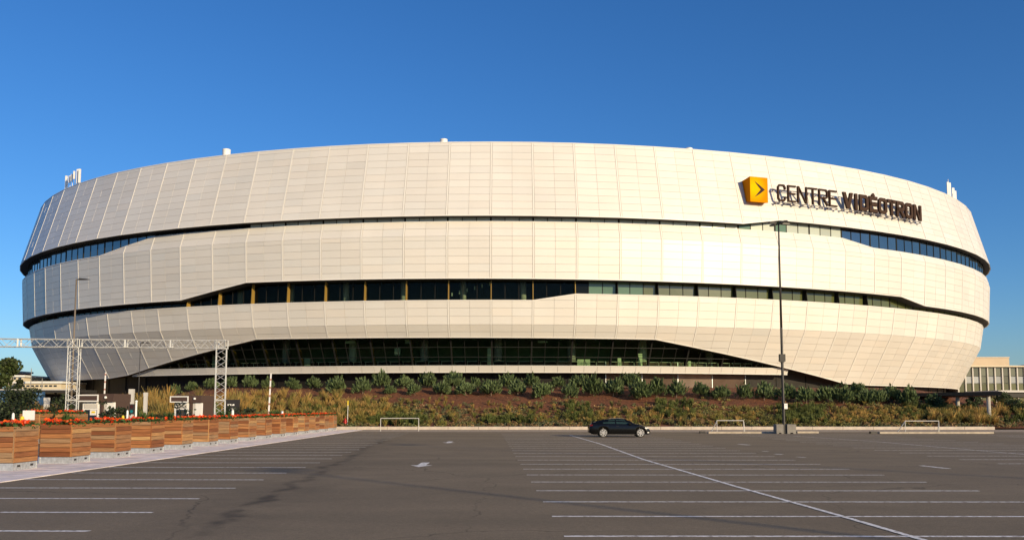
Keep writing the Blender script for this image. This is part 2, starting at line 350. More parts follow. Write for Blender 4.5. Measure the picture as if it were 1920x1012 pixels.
for b, (bot, top) in BANDS.items():
    sh = MB(); panels = []; far = MB(); strips = []
    seams = SEAMS
    for k in range(len(seams)-1):
        s0, s1 = seams[k], seams[k+1]; ln = (surf(b, s1, 20)-surf(b, s0, 20)).length
        b0, b1, t0, t1 = bot(s0), bot(s1), top(s0), top(s1)
        lo = lambda c: b0+(b1-b0)*c
        hi = lambda c: t0+(t1-t0)*c
        hs = sorted({h for h, _ in PROF[b]})
        # backing shell
        rows = ROWS[b]
        for r in range(len(rows)-1):
            poly = clip(clip([(0, rows[r]), (1, rows[r]), (1, rows[r+1]), (0, rows[r+1])], lambda c, h: h-lo(c)), lambda c, h: hi(c)-h)
            if len(poly) > 2: sh.add([bay_pt(b, s0, s1, c, h, -.09) for c, h in poly], [tuple(range(len(poly)))])
        g = .013
        mrg = .135/ln
        bt = 1+rng.normal(0, .016)
        for j in range(2):
            c0 = mrg if j == 0 else .5+g/ln; c1 = .5-g/ln if j == 0 else 1-mrg
            for r in range(len(rows)-1):
                poly = clip(clip([(c0, rows[r]+g), (c1, rows[r]+g), (c1, rows[r+1]-g), (c0, rows[r+1]-g)], lambda c, h: h-lo(c)-.10), lambda c, h: hi(c)-.10-h)
                if len(poly) < 3: continue
                hh = [h for c, h in poly]
                if max(hh)-min(hh) < .08: continue
                dn = rng.normal(0, .004)
                P = [bay_pt(b, s0, s1, c, h, dn) for c, h in poly]; Q = [bay_pt(b, s0, s1, c, h, -.08) for c, h in poly]
                n = len(P); tn = bt*(1+rng.normal(0, .017)); warm = rng.normal(0, .008)
                tone = (tn*(1+warm), tn, tn*(1-warm))
                panels.append((cam_area(P), P+Q, [tuple(range(n))]+[(i, n+i, n+(i+1) % n, (i+1) % n) for i in range(n)], tone))
    # seam cover strips
    for k, s0 in enumerate(seams):
        b0, t0 = bot(s0)+.06, top(s0)-.06
        hs = [b0]+[h for h, _ in PROF[b] if b0+.05 < h < t0-.05]+[t0]
        tang = (surf(b, s0+.5, 20)-surf(b, s0-.5, 20)).normalized()
        mb = MB()
        for q in range(len(hs)-1):
            A0 = surf(b, s0, hs[q], .025); A1 = surf(b, s0, hs[q+1], .025); B0 = surf(b, s0, hs[q], -.08); B1 = surf(b, s0, hs[q+1], -.08); w = tang*.095
            mb.add([A0-w, A0+w, A1+w, A1-w, B0-w, B0+w, B1+w, B1-w], [(0, 1, 2, 3), (0, 3, 7, 4), (1, 5, 6, 2)])
        strips.append(mb)
    # back of the building: one plain panel per bay
    for k in range(len(BACK)-1):
        s0, s1 = BACK[k], BACK[k+1]
        hs = [bot(s0)]+[h for h, _ in PROF[b] if bot(s0)+.05 < h < top(s0)-.05]+[top(s0)]
        for q in range(len(hs)-1):
            far.add([surf(b, wrap(s0+.1), hs[q]), surf(b, wrap(s1-.1), hs[q]), surf(b, wrap(s1-.1), hs[q+1]), surf(b, wrap(s0+.1), hs[q+1])], [(0, 1, 2, 3)], (1, 1, 1))
    bo = achild(sh.build('facade_band', M['joint'])); band_obj[b] = bo
    bo['label'] = {'U': 'inward leaning upper band of white panels', 'M': 'upright middle band of white panels', 'L': 'undercut lower band of white panels'}[b]
    for mb in strips: sub(mb.build('joint_cover', M['strip']), bo)
    pieces[b] = (panels, far)
allp = sorted([(p[0], b, i) for b in pieces for i, p in enumerate(pieces[b][0])], reverse=True)
solo = {(b, i) for a, b, i in allp[:300]}
rest = MB()
for b in pieces:
    for i, (a, vs, fs, tone) in enumerate(pieces[b][0]):
        if (b, i) in solo:
            m_ = MB(); m_.add(vs, fs, tone); sub(m_.build('cladding_panel', M['panel']), band_obj[b])
        else: rest.add(vs, fs, tone)
    fm = pieces[b][1]; rest.add(fm.v, fm.f, (1, 1, 1))
tag(achild(rest.build('cladding_panel', M['panel'])), kind='stuff')
# edge trims, soffits, ledges, roof
def ribbon(fnA, fnB, name, m, seams=SEAMS, full=True, thick=None):
    mb = MB(); ss = list(seams)+([wrap(s) for s in BACK[1:]] if full else [])
    for k in range(len(ss)-1):
        A0, A1, B0, B1 = fnA(ss[k]), fnA(ss[k+1]), fnB(ss[k]), fnB(ss[k+1])
        mb.add([A0, A1, B1, B0], [(0, 1, 2, 3)])
    return mb
def trim(b, fn, below, name='edge_trim'):
    mb = MB(); ss = list(SEAMS)+[wrap(s) for s in BACK[1:]]
    d = .10 if below else -.10
    for k in range(len(ss)-1):
        q = []
        for s in (ss[k], ss[k+1]):
            h = fn(s); q += [surf(b, s, h, .05), surf(b, s, h+d, .05), surf(b, s, h+d, -.1), surf(b, s, h, -.1)]
        mb.add(q, [(0, 4, 5, 1), (1, 5, 6, 2), (3, 7, 4, 0)])
    return achild(mb.build(name, M['trim']))
trim('U', UB, True); trim('U', ROOF, False); trim('M', MT, False); trim('M', MBt, True); trim('L', LT, False); trim('L', LBt, True)
def soff(b, fn, gb, name, m, dz=0.):
    return achild(ribbon(lambda s: surf(b, s, fn(s)+dz, -.02), lambda s: surf(gb, s, fn(s)+dz, -.6), name, m).build(name, m))
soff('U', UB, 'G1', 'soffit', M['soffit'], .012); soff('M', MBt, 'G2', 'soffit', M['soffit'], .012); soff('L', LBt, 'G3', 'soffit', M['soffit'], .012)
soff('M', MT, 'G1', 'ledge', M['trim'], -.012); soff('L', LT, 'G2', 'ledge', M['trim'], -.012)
rf = MB(); ring = [surf('U', s, 35.3, -.3) for s in SEAMS]+[surf('U', wrap(s), 35.3, -.3) for s in BACK[1:-1]]
rf.add(ring, [tuple(range(len(ring)))]); achild(rf.build('roof', M['joint']))
# ribbon glazing
panes = []      # (area, verts, faces, mat, band parent key)
gl_parent = {}
def glazing(g, lowf, highf, ndiv, matf, smin, smax, rowsplit=None, name='window_frame'):
    fr = MB(); mul = []; ss = [s for s in SEAMS if smin <= s <= smax]
    for k, s in enumerate(ss):
        a, e = lowf(s)+.3, highf(s)-.1
        fr.v += [tuple(surf(g, s, a-.12, .05)), tuple(surf(g, s, a+.02, .05))]
        if k: n = len(fr.v); fr.f.append([n-4, n-2, n-1, n-3]); fr.t.append(None); fr.m.append(0)
    for k in range(len(ss)-1):
        s0, s1 = ss[k], ss[k+1]; ln = (surf(g, s1, 15)-surf(g, s0, 15)).length
        l0, l1, h0, h1 = lowf(s0), lowf(s1), highf(s0), highf(s1)
        lo = lambda c: l0+(l1-l0)*c
        hi = lambda c: h0+(h1-h0)*c
        rws = [-5]+(rowsplit or [])+[60]
        for j in range(ndiv):
            c0, c1 = j/ndiv+.03/ln, (j+1)/ndiv-.03/ln
            for r in range(len(rws)-1):
                poly = clip(clip([(c0, rws[r]+.03), (c1, rws[r]+.03), (c1, rws[r+1]-.03), (c0, rws[r+1]-.03)], lambda c, h: h-lo(c)), lambda c, h: hi(c)-h)
                if len(poly) < 3: continue
                P = [bay_pt(g, s0, s1, c, h, rng.normal(0, .004)) for c, h in poly]
                panes.append((cam_area(P), P, matf((s0+s1)/2+ (j-ndiv/2)*.01, j), g))
            # mullion
            c = j/ndiv; wd = .10 if j == 0 else .035; a, e = lo(c)-.05, hi(c)+.05
            if e-a > .1:
                mu = MB()
                tg = (surf(g, s1, 15)-surf(g, s0, 15)).normalized()*wd; hs = [a]+[h for h, _ in PROF[g] if a < h < e]+[e]
                for q in range(len(hs)-1):
                    p0 = bay_pt(g, s0, s1, c, hs[q], .06); p1 = bay_pt(g, s0, s1, c, hs[q+1], .06); i0 = bay_pt(g, s0, s1, c, hs[q], -.04); i1 = bay_pt(g, s0, s1, c, hs[q+1], -.04)
                    mu.add([p0-tg, p0+tg, p1+tg, p1-tg, i0-tg, i0+tg, i1+tg, i1-tg], [(0, 1, 2, 3), (0, 3, 7, 4), (1, 5, 6, 2)])
                mul.append(('mullion', mu))
        for hz in (rowsplit or []):
            if hz < max(h0, h1):
                cc = [0, 1]
                if hz > hi(0): cc[0] = (hz-h0)/(h1-h0)
                if hz > hi(1): cc[1] = (hz-h0)/(h1-h0)
                a, e = [bay_pt(g, s0, s1, c, hz, .07) for c in cc]; u = Vector((0, 0, .035))
                mu = MB(); mu.add([a-u, e-u, e+u, a+u], [(0, 1, 2, 3)]); mul.append(('transom', mu))
    gl_parent[g] = achild(fr.build(name, M['mullion']))
    for nm, mu in mul: sub(mu.build(nm, M['mullion']), gl_parent[g])
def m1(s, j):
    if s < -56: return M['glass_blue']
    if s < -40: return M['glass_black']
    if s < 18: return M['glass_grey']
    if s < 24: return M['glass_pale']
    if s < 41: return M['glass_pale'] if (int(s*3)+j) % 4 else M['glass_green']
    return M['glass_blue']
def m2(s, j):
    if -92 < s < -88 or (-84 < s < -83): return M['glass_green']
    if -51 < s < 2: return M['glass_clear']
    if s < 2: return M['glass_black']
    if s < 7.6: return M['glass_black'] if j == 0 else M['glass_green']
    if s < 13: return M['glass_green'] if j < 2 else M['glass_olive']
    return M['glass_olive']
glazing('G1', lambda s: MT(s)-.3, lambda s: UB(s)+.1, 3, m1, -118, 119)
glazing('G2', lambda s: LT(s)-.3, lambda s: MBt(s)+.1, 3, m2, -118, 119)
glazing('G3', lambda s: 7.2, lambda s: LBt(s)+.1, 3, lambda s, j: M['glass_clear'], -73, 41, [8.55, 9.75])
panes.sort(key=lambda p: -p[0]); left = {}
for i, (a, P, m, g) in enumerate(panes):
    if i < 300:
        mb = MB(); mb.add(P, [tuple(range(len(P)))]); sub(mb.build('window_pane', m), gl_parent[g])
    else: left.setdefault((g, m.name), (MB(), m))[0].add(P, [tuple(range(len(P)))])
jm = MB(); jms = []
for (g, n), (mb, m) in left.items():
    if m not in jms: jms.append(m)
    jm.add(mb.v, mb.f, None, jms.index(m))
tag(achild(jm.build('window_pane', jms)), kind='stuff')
# dark room behind the upper two glass ribbons is closed by opaque glass; the ground floor has a real hall behind clear glass
hall = MB()
hs_ = [s for s in SEAMS if -78 <= s <= 53]
for k in range(len(hs_)-1):
    hall.add([surf('I', hs_[k], 5), surf('I', hs_[k+1], 5), surf('I', hs_[k+1], 14), surf('I', hs_[k], 14)], [(0, 1, 2, 3)])
    hall.add([surf('I', hs_[k], 7.0), surf('I', hs_[k+1], 7.0), surf('G3', hs_[k+1], 7.0, -.3), surf('G3', hs_[k], 7.0, -.3)], [(0, 1, 2, 3)])
    hall.add([surf('I', hs_[k], 12.2), surf('I', hs_[k+1], 12.2), surf('G3', hs_[k+1], 12.2, -.1), surf('G3', hs_[k], 12.2, -.1)], [(0, 1, 2, 3)])
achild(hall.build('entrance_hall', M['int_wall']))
for s in np.arange(-62, 40, 10.8):
    mb = MB(); p = surf('C', s, 7); mb.tube(p, (p.x, p.y, 12.2), .55, n=14); achild(mb.build('hall_column', M['int_light'] if int(s) % 2 else M['concrete'], smooth=True))
for k in range(len(hs_)-1):
    if hs_[k] < -60 or hs_[k] > 34: continue
    mb = MB()
    for j in range(3):
        for hz in (7.55, 8.05):
            mb.tube(surf('G3', hs_[k], hz, -.7).lerp(surf('G3', hs_[k+1], hz, -.7), j/3+.03), surf('G3', hs_[k], hz, -.7).lerp(surf('G3', hs_[k+1], hz, -.7), (j+1)/3-.03), .035, n=5)
        a = surf('G3', hs_[k], 7.0, -.7).lerp(surf('G3', hs_[k+1], 7.0, -.7), j/3+.03); mb.tube(a, a+Vector((0, 0, 1.1)), .03, n=5)
    achild(mb.build('hall_railing', M['int_light']))
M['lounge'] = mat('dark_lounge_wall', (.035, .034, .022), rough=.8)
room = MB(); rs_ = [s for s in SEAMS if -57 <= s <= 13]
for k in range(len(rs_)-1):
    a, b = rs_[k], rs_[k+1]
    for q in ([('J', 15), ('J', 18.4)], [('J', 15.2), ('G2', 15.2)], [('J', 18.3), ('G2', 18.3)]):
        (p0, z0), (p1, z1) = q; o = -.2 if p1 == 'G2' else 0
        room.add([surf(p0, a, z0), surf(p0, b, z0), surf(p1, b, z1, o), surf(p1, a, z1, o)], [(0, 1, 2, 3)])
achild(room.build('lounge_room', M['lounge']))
for s in np.arange(-45, 6, 8.1):
    mb = MB(); p = surf('K', s, 15.2); mb.tube(p, (p.x, p.y, 18.3), .4, n=12); achild(mb.build('lounge_column', M['concrete'], smooth=True))
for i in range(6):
    mb = MB(); p = surf('K', -14.0+i*1.0, 16.2+.28*i, .8-.1*i); mb.box(p.x-.07, p.x+.07, p.y-.07, p.y+.07, p.z, p.z+.42); achild(mb.build('lamp_reflection', M['int_light']))  # pale boxes added to stand for light poles reflected in the glass
M['hall_pale'] = mat('pale_green_lit_patch', (.55, .62, .42), rough=.6)  # colour of boards added behind the glass as pale lit patches
for a, b, z0, z1 in ((3.2, 5.0, 7.1, 8.4), (9.0, 9.5, 7.1, 8.6), (-35.9, -35.0, 7.1, 8.7), (-9.4, -8.9, 7.1, 9.8), (19.6, 20.0, 7.1, 8.3), (-22.2, -21.4, 8.9, 9.8), (-51.2, -50.3, 7.6, 9.2), (-29, -27.5, 10.4, 10.7), (-20.5, -19.7, 10.3, 10.8), (-2.5, -1.2, 10.4, 10.6), (12.0, 12.6, 7.2, 9.2)):
    mb = MB(); A, B_ = surf('G3', a, z0, -1.1), surf('G3', b, z0, -1.1); n = outward(a)
    mb.prism([A, B_, B_+Vector((0, 0, z1-z0)), A+Vector((0, 0, z1-z0))], n*-.15); achild(mb.build('hall_lit_patch', M['hall_pale']))
# gold fins; right-hand ones take a dark colour for their unlit sides
for s in SEAMS:
    n = outward(s); tg = Vector((-n.y, n.x, 0))*.04
    if -51 <= s <= 52:
        a, e = LT(s)+.02, MBt(s)-.02; d = .7
        P = [surf('G2', s, a, .07), surf('G2', s, a, .07)+n*d, surf('G2', s, e, .07)+n*d*.75, surf('G2', s, e, .07)]
        mb = MB(); mb.prism([p-tg for p in P], tg*2); achild(mb.build('sun_fin', M['gold'] if s < 7 else M['mullion']))
    if -62 <= s <= 41:
        a, e = 7.3, LBt(s)-.02
        if e-a > .6:
            P = [surf('G3', s, a, -.07), surf('G3', s, a, -.45), surf('G3', s, (a+e)/2, -.65), surf('G3', s, e, -.5), surf('G3', s, e, -.07)]
            mb = MB(); mb.prism([p-tg*1.5 for p in P], tg*3); achild(mb.build('sun_fin', M['gold'] if s < 7 else M['mullion']))
# white strip under the entrance glass, cut off by the lower band at both ends
ss = [s for s in SEAMS if -67 <= s <= 36]
for k in range(len(ss)-1):
    for j in range(3):
        c0, c1 = j/3, (j+1)/3; g = .0035
        mb = MB(); s0, s1 = ss[k], ss[k+1]
        q = []
        for c in (c0+g, c1-g):
            for h, o in ((STB+.06, 0), (STT-.06, 0)): q.append(bay_pt('ST', s0, s1, c, h, o))
        q2 = [p+outward(s0)*-.08 for p in q]
        mb.add([q[0], q[2], q[3], q[1]]+[q2[0], q2[2], q2[3], q2[1]], [(0, 1, 2, 3), (0, 4, 5, 1), (1, 5, 6, 2), (2, 6, 7, 3), (3, 7, 4, 0)], (1, 1, 1)); achild(mb.build('sill_panel', M['panel']))
for h0, h1, nm in ((STB-.02, STB+.06, 'edge_trim'), (STT-.06, STT+.02, 'edge_trim')):
    mb = MB()
    for k in range(len(ss)-1):
        q = []
        for s in (ss[k], ss[k+1]): q += [surf('ST', s, h0, .04), surf('ST', s, h1, .04), surf('ST', s, h1, -1.2), surf('ST', s, h0, -1.2)]
        mb.add(q, [(0, 4, 5, 1), (1, 5, 6, 2), (3, 7, 4, 0)])
    achild(mb.build(nm, M['trim']))
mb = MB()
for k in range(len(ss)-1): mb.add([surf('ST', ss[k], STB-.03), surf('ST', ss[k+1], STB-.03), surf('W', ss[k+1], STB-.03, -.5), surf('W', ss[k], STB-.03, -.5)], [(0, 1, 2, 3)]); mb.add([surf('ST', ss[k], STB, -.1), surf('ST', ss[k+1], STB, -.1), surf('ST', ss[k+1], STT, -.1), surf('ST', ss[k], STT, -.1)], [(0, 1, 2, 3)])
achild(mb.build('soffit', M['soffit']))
# metal wall at the foot
wl = list(SEAMS)
for k in range(len(wl)-1):
    s0, s1 = wl[k], wl[k+1]; sc = (s0+s1)/2
    m = M['wall_black'] if sc < 7 else M['wall_brown'] if sc < 18 else M['wall_shiny'] if sc < 23.5 else M['wall_brown'] if sc < 29 else M['wall_grey']
    mb = MB(); A, B_ = surf('W', s0, 0), surf('W', s1, 0); d = (B_-A).normalized()*.04
    mb.add([A+d, B_-d, B_-d+Vector((0, 0, 8.2)), A+d+Vector((0, 0, 8.2))], [(0, 1, 2, 3)]); achild(mb.build('wall_panel', m))
    mb = MB(); n = outward(s0); t = Vector((-n.y, n.x, 0))*.04
    P = [A-t+n*.08, A+t+n*.08, A+t-n*.1, A-t-n*.1]; mb.prism(P, (0, 0, 8.2)); achild(mb.build('wall_post', M['steel'] if 6 < s0 < 31 else M['mullion']))
mb = MB()
for k in range(len(BACK)-1): A, B_ = surf('W', wrap(BACK[k]), 0), surf('W', wrap(BACK[k+1]), 0); mb.add([A, B_, B_+Vector((0, 0, 8.2)), A+Vector((0, 0, 8.2))], [(0, 1, 2, 3)])
achild(mb.build('rear_wall', M['wall_grey']))
# roof plant and antennas
for s, w, h, back in ((-46.6, .55, 1.15, 1.0), (-15.1, .5, .75, 1.0), (18.3, .5, .5, 1.0)):
    p = surf('U', s, 35.4, -back); mb = MB()
    mb.lathe([(w*.96, 0), (w*.96, h*.85), (w, h*.87), (w, h), (w*.9, h*1.05)], p, 18); achild(mb.build('roof_vent', M['white'], smooth=False))
def antenna(s, h, kind):
    p = surf('U', s, 35.4, -.9); mb = MB(); lean = Vector((rng.normal(0, .03), 0, 1))
    mb.tube(p, p+lean*h, .05, n=6)
    if kind == 1: q = p+lean*(h*.25); t = p+lean*(h*1.0); mb.box(q.x-.15, q.x+.15, q.y-.12, q.y+.08, q.z, t.z)
    if kind == 2: q = p+lean*(h*.55); t = p+lean*h; mb.box(q.x-.13, q.x+.13, q.y-.3, q.y-.12, q.z, t.z); mb.tube(q, q+Vector((0, -.2, 0)), .04, n=5)
    achild(mb.build('antenna', M['white']))
for s, h, k in ((-85.2, 2.9, 1), (-84.2, 2.4, 0), (-83.4, 2.5, 2), (-82.4, 2.6, 2), (-81.3, 2.9, 2), (-80.5, 3.1, 1), (-79.7, 3.0, 1)): antenna(s, h*.95, k)
for s, h, k in ((75.0, 3.0, 1), (76.2, 3.1, 1), (77.4, 2.4, 2), (78.3, 2.6, 1), (79.4, 2.3, 1), (75.6, 3.6, 0)): antenna(s, h*.95, k)

# ------------------------------------------------------------------ sign on the upper band
GL = {'C': ([[(1, .74), (1, .86), (.82, 1), (.18, 1), (0, .86), (0, .14), (.18, 0), (.82, 0), (1, .14), (1, .26)]], 0),
      'E': ([[(1, 1), (0, 1), (0, 0), (1, 0)], [(0, .5), (.9, .5)]], 0),
      'T': ([[(0, 1), (1, 1)], [(.5, 1), (.5, 0)]], 0),
      'R': ([[(0, 0), (0, 1), (.82, 1), (1, .9), (1, .58), (.82, .46), (0, .46)], [(.5, .46), (1, 0)]], 0),
      'I': ([[(.5, 0), (.5, 1)]], 0),
      'D': ([[(0, 0), (0, 1), (.78, 1), (1, .86), (1, .14), (.78, 0)]], 1),
      'O': ([[(.2, 0), (0, .14), (0, .86), (.2, 1), (.8, 1), (1, .86), (1, .14), (.8, 0)]], 1)}
GL['É'] = (GL['E'][0]+[[(.38, 1.13), (.66, 1.30)]], 0)
def stroke(pts, t, closed):
    n = len(pts); out = []
    for i in range(n):
        p = Vector(pts[i])
        a = Vector(pts[i-1]) if (i > 0 or closed) else None; c = Vector(pts[(i+1) % n]) if (i < n-1 or closed) else None
        d0 = (p-a).normalized() if a is not None else (c-p).normalized(); d1 = (c-p).normalized() if c is not None else d0
        n0 = Vector((-d0.y, d0.x)); n1 = Vector((-d1.y, d1.x)); m = (n0+n1)
        if m.length < 1e-4: m = n0.copy()
        m.normalize(); k = 1/max(.45, m.dot(n0)); out.append((p+m*(t/2*k), p-m*(t/2*k)))
    return out
sg = empty('building_sign', surf('U', 40, 28.6, 1.0), 0, 'dark lettering and yellow arrow cube on the upper right of the white arena', 'sign')
def schild(o): o.parent = sg; o.matrix_parent_inverse = Matrix.Translation(-Vector(sg.location)); return o
SO = .85
def letter(ch, s0, s1, t):
    A = surf('U', s0, 28.9, SO); B_ = surf('U', s1, 28.9, SO); ex = (B_-A); w = ex.length; ex.normalize(); en = Vector((ex.y, -ex.x, 0))
    H_ = 2.22; mb = MB()
    if ch in 'VN':
        d = t*1.12; k = t*1.25
        polys = [[(0, H_), (d, H_), (w/2+d*.12, d*.9), (w/2, d*.55), (w/2-d*.5, 0)], [(w, H_), (w/2+d*.5, 0), (w/2-d*.5, 0), (w/2-d*.12, d*.9), (w-d, H_)]] if ch == 'V' else [[(0, 0), (t, 0), (t, H_), (0, H_)], [(w-t, 0), (w, 0), (w, H_), (w-t, H_)], [(t*.5, H_), (k*.95, H_), (w-t*.5, 0), (w-k*.95, 0)]]
        if ch == 'V': polys = [[(0, H_), (d, H_), (w/2+d*.5, 0), (w/2-d*.5, 0)], [(w-d, H_), (w, H_), (w/2+d*.5, 0), (w/2-d*.5, 0)]]
        for i, pq in enumerate(polys): mb.prism([A+ex*x+Vector((0, 0, z))-en*(.004*i) for x, z in pq], en*-.28)
        return schild(mb.build('letter', M['sign_brown']))
    for pl in GL[ch][0]:
        cl = GL[ch][1] == 1
        pts = [(t/2+p[0]*(w-t), t/2+p[1]*(H_-t)) for p in pl]
        if not cl and ch != 'C' and pl[0][1] < 1.1:
            for e0, e1 in ((0, 1), (-1, -2)):
                v = (Vector(pts[e0])-Vector(pts[e1])).normalized()*(t/2); pts[e0] = tuple(Vector(pts[e0])+v)
        rb = stroke(pts, t, cl); n = len(rb)
        V3 = lambda q, d: A+ex*q.x+Vector((0, 0, q.y))+en*d
        vs = []
        for l, r in rb: vs += [V3(l, 0), V3(r, 0), V3(l, -.28), V3(r, -.28)]
        fs = []
        for i in range(n if cl else n-1):
            a, b = i*4, ((i+1) % n)*4; fs += [(a, a+1, b+1, b), (a+2, b+2, b+3, a+3), (a, b, b+2, a+2), (a+1, a+3, b+3, b+1)]
        if not cl: fs += [(0, 2, 3, 1), ((n-1)*4, (n-1)*4+1, (n-1)*4+3, (n-1)*4+2)]
        mb.add(vs, fs)
    return schild(mb.build('letter', M['sign_brown']))
LET = [('C', 29.2, 30.47), ('E', 30.78, 32.08), ('N', 32.35, 33.9), ('T', 34.12, 35.59), ('R', 35.85, 37.41), ('E', 37.63, 38.99), ('V', 40.05, 41.93), ('I', 42.17, 42.85), ('D', 43.15, 44.88),
       ('É', 45.06, 46.7), ('O', 46.95, 48.7), ('T', 48.85, 50.6), ('R', 50.8, 52.6), ('O', 52.8, 54.6), ('N', 54.85, 56.79)]
for i, (c, a, b) in enumerate(LET): letter(c, a, b, .21 if i < 6 else .47)
for hz in (28.78, 30.55):
    for a, b in ((28.9, 39.3), (39.9, 57.0)):
        mb = MB(); xs = np.linspace(a, b, 9)
        for i in range(8): mb.tube(surf('U', xs[i], hz, SO-.34), surf('U', xs[i+1], hz, SO-.34), .055, n=6)
        schild(mb.build('support_rail', M['sign_rail']))
        for x in np.linspace(a+.2, b-.2, 8 if b < 40 else 12):
            mb = MB(); mb.tube(surf('U', x, hz-.04, SO-.3), surf('U', x, hz-.25, -.02), .05, n=5)
            if hz < 29: c = surf('U', x, hz, SO-.3); mb.box(c.x-.1, c.x+.1, c.y-.1, c.y+.1, c.z-.2, c.z-.02)
            schild(mb.build('bracket', M['sign_rail']))
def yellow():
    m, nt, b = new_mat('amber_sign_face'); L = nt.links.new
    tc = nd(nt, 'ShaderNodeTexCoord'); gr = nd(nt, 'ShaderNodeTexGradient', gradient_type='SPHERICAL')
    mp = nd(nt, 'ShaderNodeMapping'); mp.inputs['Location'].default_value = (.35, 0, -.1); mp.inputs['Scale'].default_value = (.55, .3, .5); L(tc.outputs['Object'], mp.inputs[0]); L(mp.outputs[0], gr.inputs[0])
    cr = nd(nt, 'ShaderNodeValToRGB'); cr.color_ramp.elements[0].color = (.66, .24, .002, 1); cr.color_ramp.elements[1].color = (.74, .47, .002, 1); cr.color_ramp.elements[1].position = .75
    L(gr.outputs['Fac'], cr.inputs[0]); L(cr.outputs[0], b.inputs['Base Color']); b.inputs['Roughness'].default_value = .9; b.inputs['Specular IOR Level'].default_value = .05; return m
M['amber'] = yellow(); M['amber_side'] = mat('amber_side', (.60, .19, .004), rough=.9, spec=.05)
A = surf('U', 24.86, 28.42, SO+.1); B_ = surf('U', 27.66, 28.42, SO+.1); ex = (B_-A).normalized(); en = Vector((ex.y, -ex.x, 0)); w = 2.62; hgt = 3.28
# a cube whose left side turns away: frustum from face to facade
fc = [A, A+ex*w, A+ex*w+Vector((0, 0, hgt)), A+Vector((0, 0, hgt))]
cen = sum(fc, Vector())/4
bk = [surf('U', 24.9, 28.62, -.02), surf('U', 27.7, 28.62, -.02), surf('U', 27.7, 31.5, -.02), surf('U', 24.9, 31.5, -.02)]
mb = MB(); loc = lambda p: (ex.dot(p-cen), en.dot(p-cen), p.z-cen.z)
mb.add([loc(p) for p in fc], [(0, 1, 2, 3)], None, 0); mb.add([loc(p) for p in fc+bk], [(0, 4, 5, 1), (1, 5, 6, 2), (2, 6, 7, 3), (3, 7, 4, 0)], None, 1)
cb = mb.build('logo_cube', [M['amber'], M['amber_side']])
cb.matrix_world = Matrix.Translation(cen) @ Matrix(((ex.x, en.x, 0, 0), (ex.y, en.y, 0, 0), (0, 0, 1, 0), (0, 0, 0, 1)))
mw = cb.matrix_world.copy(); cb.parent = sg; cb.matrix_parent_inverse = Matrix.Translation(-Vector(sg.location))
up = Vector((0, 0, 1)); P2 = lambda u, v: cen+ex*(u*w)+up*(v*hgt)+en*.03
arw = [P2(-.26, .33), P2(.05, .17), P2(.33, .01), P2(.05, -.16), P2(-.26, -.31), P2(-.03, -.10), P2(.10, .01), P2(-.03, .11)]
mb = MB(); mb.add(arw, [(0, 7, 6, 2, 1), (2, 6, 5, 4, 3)]); schild(mb.build('arrow_mark', M['sign_brown']))

# ------------------------------------------------------------------ ground, lot, kerbs, bank
def smooth(a, b, x): t = np.clip((x-a)/(b-a), 0, 1); return t*t*(3-2*t)
def hb(X, Y):
    t = np.clip((np.asarray(Y, float)-88)/20.5, 0, 1); z = 4.35*(.55*t+.45*smooth(0, 1, t))
    return .25+z*smooth(-54, -36, X)*(1-.5*smooth(46, 64, X))
mb = MB(); mb.add([(-3000, -3000, -.06), (3000, -3000, -.06), (3000, 3000, -.06), (-3000, 3000, -.06)], [(0, 1, 2, 3)])
tag(mb.build('ground', M['ground']), kind='structure')
mb = MB(); mb.add([(-14.5, -80, 0), (160, -80, 0), (160, 79, 0), (-14.5, 79, 0)], [(0, 1, 2, 3)])
lot = tag(mb.build('parking_lot', M['asphalt']), kind='structure')
mb = MB(); mb.add([(-140, -80, -.004), (-20.5, -80, -.004), (-20.5, 96, -.004), (-140, 96, -.004)], [(0, 1, 2, 3)])
tag(mb.build('driveway', M['asphalt']), kind='structure')
mb = MB(); mb.add([(-14.5, 79, -.004), (160, 79, -.004), (160, 87.4, .01), (-14.5, 87.4, .01)], [(0, 1, 2, 3)])
tag(mb.build('gutter_strip', M['gutter']), kind='structure')
# kerb: cast sections
kb = empty('kerb', (0, 87.5, 0)); kb['kind'] = 'structure'
ksec = MB(); ksec.add([(0,-.12,0),(2.97,-.12,0),(2.97,-.10,.26),(2.97,-.06,.30),(2.97,.22,.30),(2.97,.22,0),(0,-.10,.26),(0,-.06,.30),(0,.22,.30),(0,.22,0)],
    [(0,1,2,6),(6,2,3,7),(7,3,4,8),(8,4,5,9),(1,5,4,3,2),(0,6,7,8,9)])
kme = ksec.mesh('kerb_section', M['kerb'])
for i in range(22): link('kerb_section', kme, kb, (-18.3+3*i, 0, 0))
for i in range(8): link('kerb_section', kme, kb, (51.2+3*i, 0.5, 0))
# paved walk along the planters
sw = MB(); sw.add([(-20.5, -80, .0), (-14.5, -80, .0), (-14.5, 88.5, .0), (-20.5, 88.5, .0)], [(0, 1, 2, 3)])
walk = tag(sw.build('sidewalk', M['paver_joint']), kind='structure')
sl_ = MB()
y = 8.
while y < 86:
    off = random.choice((0, .5)); x = -20.5
    while x < -14.5:
        wd = min(1.0, -14.5-x)
        t = 1+random.gauss(0, .10); xx = x+.012
        sl_.box(xx, x+wd-.012, y+.012, y+.488, .0, .022+random.uniform(-.002, .002), 0, (t, t*.985, t))
        x += wd
    y += .5
tag(sl_.build('paving_slab', M['paver'], walk), kind='stuff')
